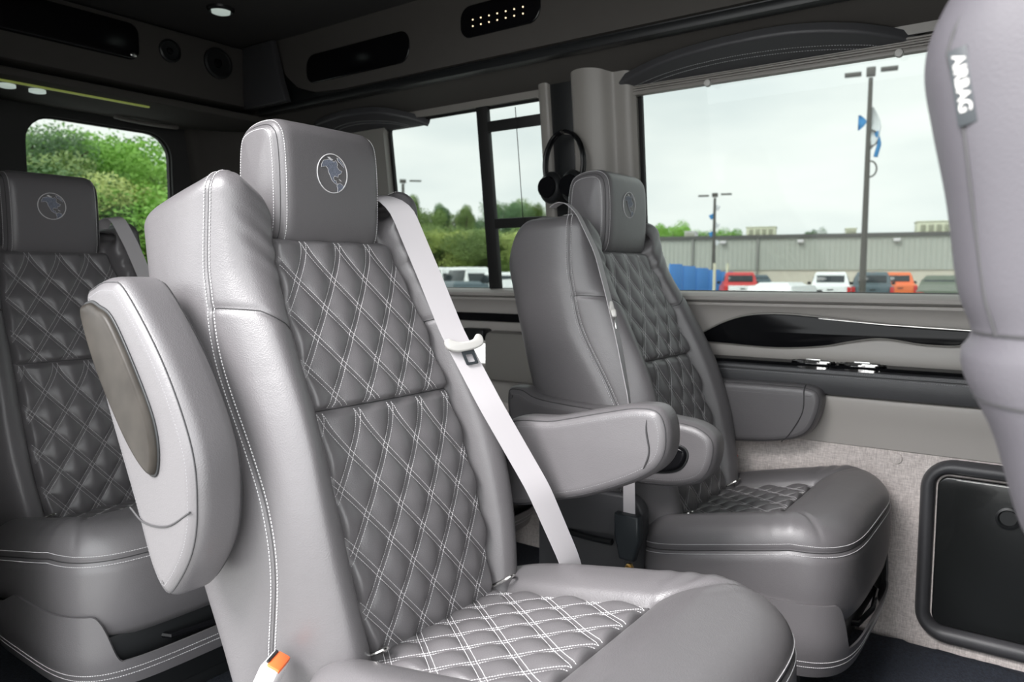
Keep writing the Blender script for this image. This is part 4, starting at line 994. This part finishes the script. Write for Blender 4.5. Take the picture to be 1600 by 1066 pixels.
pickup(1362, 38.5, gp, 'slate pickup truck parked behind the tall light pole', .02)
pickup(1160, 42, rp_, 'red pickup truck with a white tailgate beside the blue fence', .08, 2.0, wp)
pickup(1405, 44, op, 'orange pickup truck between the slate pickup and the dark hatchback', .05, 1.8)
suv(1200, 26, wp, 'low white car just above the sill right of the red pickup', -.3, 1.7, 1.47, 'car')
suv(1185, 52, gp, 'dark car behind the red pickup truck', .2, 1.9, 1.75, 'car')
suv(1472, 31, dp, 'dark green estate car with a pale roof next to the front seat edge', -.06, 2.0, 1.72)
for px, D, lb, ht in ((712, 46, 'white van left of the sash bar in the rear side window', 2.2), (752, 44, 'second white van behind the sash bar in the rear side window', 2.2), (800, 43, 'white car seen in the small lower sash pane', 1.9)):
    suv(px, D, wp, lb, .5, 2.0, ht, 'van')
suv(738, 33, gp, 'dark teal car in front of the white vans in the rear side window', .4, 1.9, 1.45, 'car')
# light poles
def pole(px, D, top, label, arms=1.3, r=.09, base=GZ, head=True):
    p = W(px, D); H = zat(top, D)-GZ; e = empty('light_pole', p, label, 'light pole', 'car park light poles', hdg(px)-math.pi/2)
    pm = M['polem']; m = MB(); m.lathe([(r*1.2, 0), (r*.7, H-.2)], (0, 0, 0), n=14); m.obj('pole', pm, e)
    m = MB(); m.box((0, 0, H), (arms*.34, .3, .28), .03); m.obj('bracket', pm, e)
    for s in (-1, 1): m = MB(); m.box((s*arms*.65, 0, H+.04*s), (arms*.62, .34, .10), .02); m.obj('lamp_head', pm, e)
    m = MB(); m.lathe([(r*3, 0), (r*3, .5), (r*2.6, .6)], (0, 0, 0), n=18); m.obj('concrete_base', U1, e)
    return e, H
M['polem'] = ext('bronze_pole_paint', (.10, .095, .085), .5)
pe, H = pole(1346, 26, 122, 'tall light pole with twin lamp heads and a blue and white banner', .85, .10)
def banner(e, x0, z0, z1, col, wd, name, ph=0):
    n = 24; V = []
    for i in range(n):
        f_ = i/(n-1); z = z0+(z1-z0)*f_
        for k in range(5):
            g_ = k/4; V.append((x0+wd*(math.sin(math.pi*f_)*.8+.2)*g_, .05*math.sin(6*f_+ph)+.05*math.sin(5*g_), z))
    A = np.array(V).reshape(n, 5, 3); B = A+np.array([0, .008, 0]); V2 = np.concatenate([A, B[:, ::-1]], 1)
    return ob(name, fixn(mkmesh(name, V2.reshape(-1, 3), gridF(n, 10, True), col)), e)
bw = ext('banner_white', (.75, .78, .80), .7); bb = ext('banner_blue', (.04, .25, .55), .7)
kz = lambda py: zat(py, 26)-GZ
bn = banner(pe, .06, kz(175), kz(238), bw, .32, 'banner'); bn['label'] = 'wind-curled white and blue banner'
banner(pe, -.34, kz(185), kz(208), bb, .26, 'banner_corner', 1)
q = MB(); q.tube([(.34-.10*abs(t), -.02, kz(212)+(kz(250)-kz(212))*(t+1)/2) for t in np.linspace(-1, 1, 14)], .07, 8); q.obj('banner_hem', bb, pe)
for z_ in (kz(222), kz(268)):
    q = MB(); q.tube([(.09+.20*math.cos(a), -.06, z_+.22*math.sin(a)*1.2) for a in np.linspace(-2.0, 2.0, 18)], .028, 6); q.obj('banner_ring_print', M['polem'], pe)
p2, H2 = pole(1113, 54, 307, 'distant light pole with fluttering flags left of the rooftop unit', 1.2, .13)
for i in range(5):
    q = MB(); q.box((.18*(-1)**i, 0, H2-.9-i*.62), (.32, .05, .34), .02, Matrix.Rotation(.5*(-1)**i, 3, 'Y')); q.obj('flag', bb if i % 2 else bw, p2)
pole(632, 60, 286, 'distant light pole above the trees in the rear side window', 1.5, .16)
pole(738, 72, 366, 'short distant light pole in front of the trees in the rear side window', 1.8, .14)
# trees: crowns of many small leaf faces on a branching trunk
def leafmat(n, a, b):
    m_ = bpy.data.materials.new(n); m_.use_nodes = True; nt_ = m_.node_tree; p = nt_.nodes['Principled BSDF']; p.inputs['Roughness'].default_value = .6
    t = nt_.nodes.new('ShaderNodeTexCoord'); z = nt_.nodes.new('ShaderNodeTexNoise'); z.inputs['Scale'].default_value = .9; z.inputs['Detail'].default_value = 6
    r = nt_.nodes.new('ShaderNodeValToRGB'); r.color_ramp.elements[0].position = .38; r.color_ramp.elements[1].position = .64; r.color_ramp.elements[0].color = (*a, 1); r.color_ramp.elements[1].color = (*b, 1)
    nt_.links.new(t.outputs['Object'], z.inputs['Vector']); nt_.links.new(z.outputs['Fac'], r.inputs['Fac']); nt_.links.new(r.outputs[0], p.inputs['Base Color']); return m_
LM = [leafmat('fresh_leaf', (.16, .36, .05), (.42, .75, .13)), leafmat('dark_leaf', (.07, .15, .06), (.17, .30, .10)), leafmat('yellow_leaf', (.24, .36, .08), (.62, .68, .22)), leafmat('mid_leaf', (.14, .22, .065), (.30, .42, .13))]
def crown(seed, conic=False):
    rd = random.Random(seed); V = []; F = []
    blobs = []
    for i in range(34):
        if conic: z = rd.uniform(.15, 1); r_ = .42*(1.05-z)+.05; a = rd.uniform(0, 6.28); q = r_*rd.uniform(.1, .8); blobs.append((q*math.cos(a), q*math.sin(a), z, .10+.14*(1-z)))
        else:
            a = rd.uniform(0, 6.28); z = rd.uniform(.25, .92); R_ = .42*math.sin(math.pi*min(1, max(0, (z-.12)/.95)))**.6; q = R_*rd.uniform(.2, 1); blobs.append((q*math.cos(a), q*math.sin(a), z, rd.uniform(.10, .19)))
    for bx_, by_, bz_, br in blobs:
        for j in range(820):
            v = Vector((rd.gauss(0, 1), rd.gauss(0, 1), rd.gauss(0, 1))).normalized()*br*rd.uniform(.6, 1.05); c = Vector((bx_, by_, bz_))+v
            u = Vector((rd.gauss(0, 1), rd.gauss(0, 1), rd.gauss(0, 1))).normalized(); w2 = u.orthogonal().normalized(); s = rd.uniform(.0055, .0105); k = len(V)
            V += [c+u*s, c+w2*s*.7, c-u*s, c-w2*s*.7]; F.append((k, k+1, k+2, k+3))
    zm = max(v.z for v in V); V = [Vector((v.x, v.y, v.z/zm)) for v in V]
    return V, F
CROWN = [crown(1), crown(2), crown(3), crown(4, True)]
CM = {}
BK = ext('bark', (.07, .055, .04), .9)
tm_ = MB(); tm_.lathe([(.035, 0), (.025, .3), (.015, .6), (.006, .85)], (0, 0, 0), n=10)
for a in range(5): t = a*1.3; tm_.tube([(0, 0, .28+.08*a), (.12*math.cos(t), .12*math.sin(t), .42+.08*a), (.24*math.cos(t), .24*math.sin(t), .55+.07*a)], [.014, .009, .004], 6)
TM = tm_.me('trunk', BK)
def tree(px, D, top, ci, mi, label, wide=1.0, name='tree', grp='trees beyond the car park'):
    p = W(px, D); H = zat(top, D)-GZ; e = empty(name, p, label, 'tree', grp, random.uniform(0, 6))
    k = (ci, mi)
    if k not in CM: V_, F_ = CROWN[ci]; CM[k] = mkmesh('crown', V_, F_, LM[mi], False)
    o = ob('crown', CM[k], e); o.scale = (H*wide, H*wide, H); o = ob('trunk', TM, e); o.scale = (H, H, H)
    return e
rd = random.Random(5)
kinds = {0: 'bright green', 1: 'dark green', 2: 'yellow green', 3: 'mid green'}
# rear door window
tree(64, 26, 183, 2, 1, 'dark thin-crowned tree standing tallest at the left of the rear door window', .7)
for px, D, top, ci, mi, lb in ((112, 30, 200, 0, 0, 'broad bright green tree left of centre in the rear door window'), (160, 32, 210, 1, 0, 'round bright green tree in the middle of the rear door window'), (195, 30, 238, 2, 0, 'lower bright green tree right of centre in the rear door window'), (238, 32, 262, 0, 0, 'small bright green tree at the right of the rear door window'), (275, 32, 272, 1, 3, 'mid green tree at the right edge of the rear door window'), (50, 30, 215, 2, 1, 'dark green tree at the lower left of the rear door window'), (88, 22, 240, 1, 3, 'mid green tree low at the left of the rear door window')):
    tree(px, D, top, ci, mi, lb, 1.25)
for px, D, top, mi, lb in ((135, 20, 268, 3, 'mid green bush behind the rear headrest'), (172, 18, 275, 2, 'yellow green bush in the middle of the rear door window'), (205, 19, 290, 2, 'yellow green bush just above the rear chair shoulder'), (240, 18, 285, 0, 'bright green bush at the right of the rear door window'), (265, 19, 300, 2, 'yellow green bush at the right edge of the rear door window'), (70, 17, 262, 1, 'dark green bush at the left of the rear door window'), (30, 18, 250, 1, 'dark green bush at the left edge of the rear door window')):
    tree(px, D, top, rd.choice((0, 1, 2)), mi, lb, 1.5, 'bush', 'bushes behind the van')
# rear side window treeline
ORD = ['first', 'second', 'third', 'fourth', 'fifth', 'sixth', 'seventh', 'eighth', 'ninth', 'tenth', 'eleventh', 'twelfth', 'thirteenth', 'fourteenth']
tops = [(600, 310, 3), (622, 322, 1), (645, 305, 3), (668, 325, 3), (690, 318, 1), (705, 326, 3), (728, 320, 3), (748, 340, 1), (770, 312, 3), (788, 308, 1), (803, 316, 1), (820, 310, 3), (838, 318, 3)]
for i, (px, top, mi) in enumerate(tops):
    tree(px, 76+5*(i % 3), top, (3, 0, 3, 1)[i % 4], mi, ('dark green' if mi == 1 else 'mid green')+f' tall tree, {ORD[i]} from the left in the treeline behind the rear side window', .8 if i % 2 else .65)
for i, px in enumerate(range(606, 850, 22)):
    tree(px, 68+3*(i % 2), 352+6*(i % 3), (0, 1, 2)[i % 3], (3, 2, 3)[i % 3], ['mid', 'yellow', 'mid'][i % 3]+f' green low tree, {ORD[i]} from the left before the rear side window treeline', 1.4, 'low_tree', 'low trees in the side window')
for px, top, mi, w_, lb in ((1050, 345, 0, .8, 'green tree at the left end of the warehouse roof'), (1068, 350, 0, .8, 'second green tree above the left end of the warehouse roof'), (1124, 354, 0, .9, 'green tree above the roof just right of the flagged pole'), (1155, 362, 0, 1.2, 'low green tree left of the boxy rooftop unit'), (1140, 364, 3, 1.2, 'low mid green tree right of the flagged pole'), (1269, 355, 1, .55, 'small dark tree alone above the warehouse roof')):
    tree(px, 84, top, rd.choice((0, 1)), mi, lb, w_)
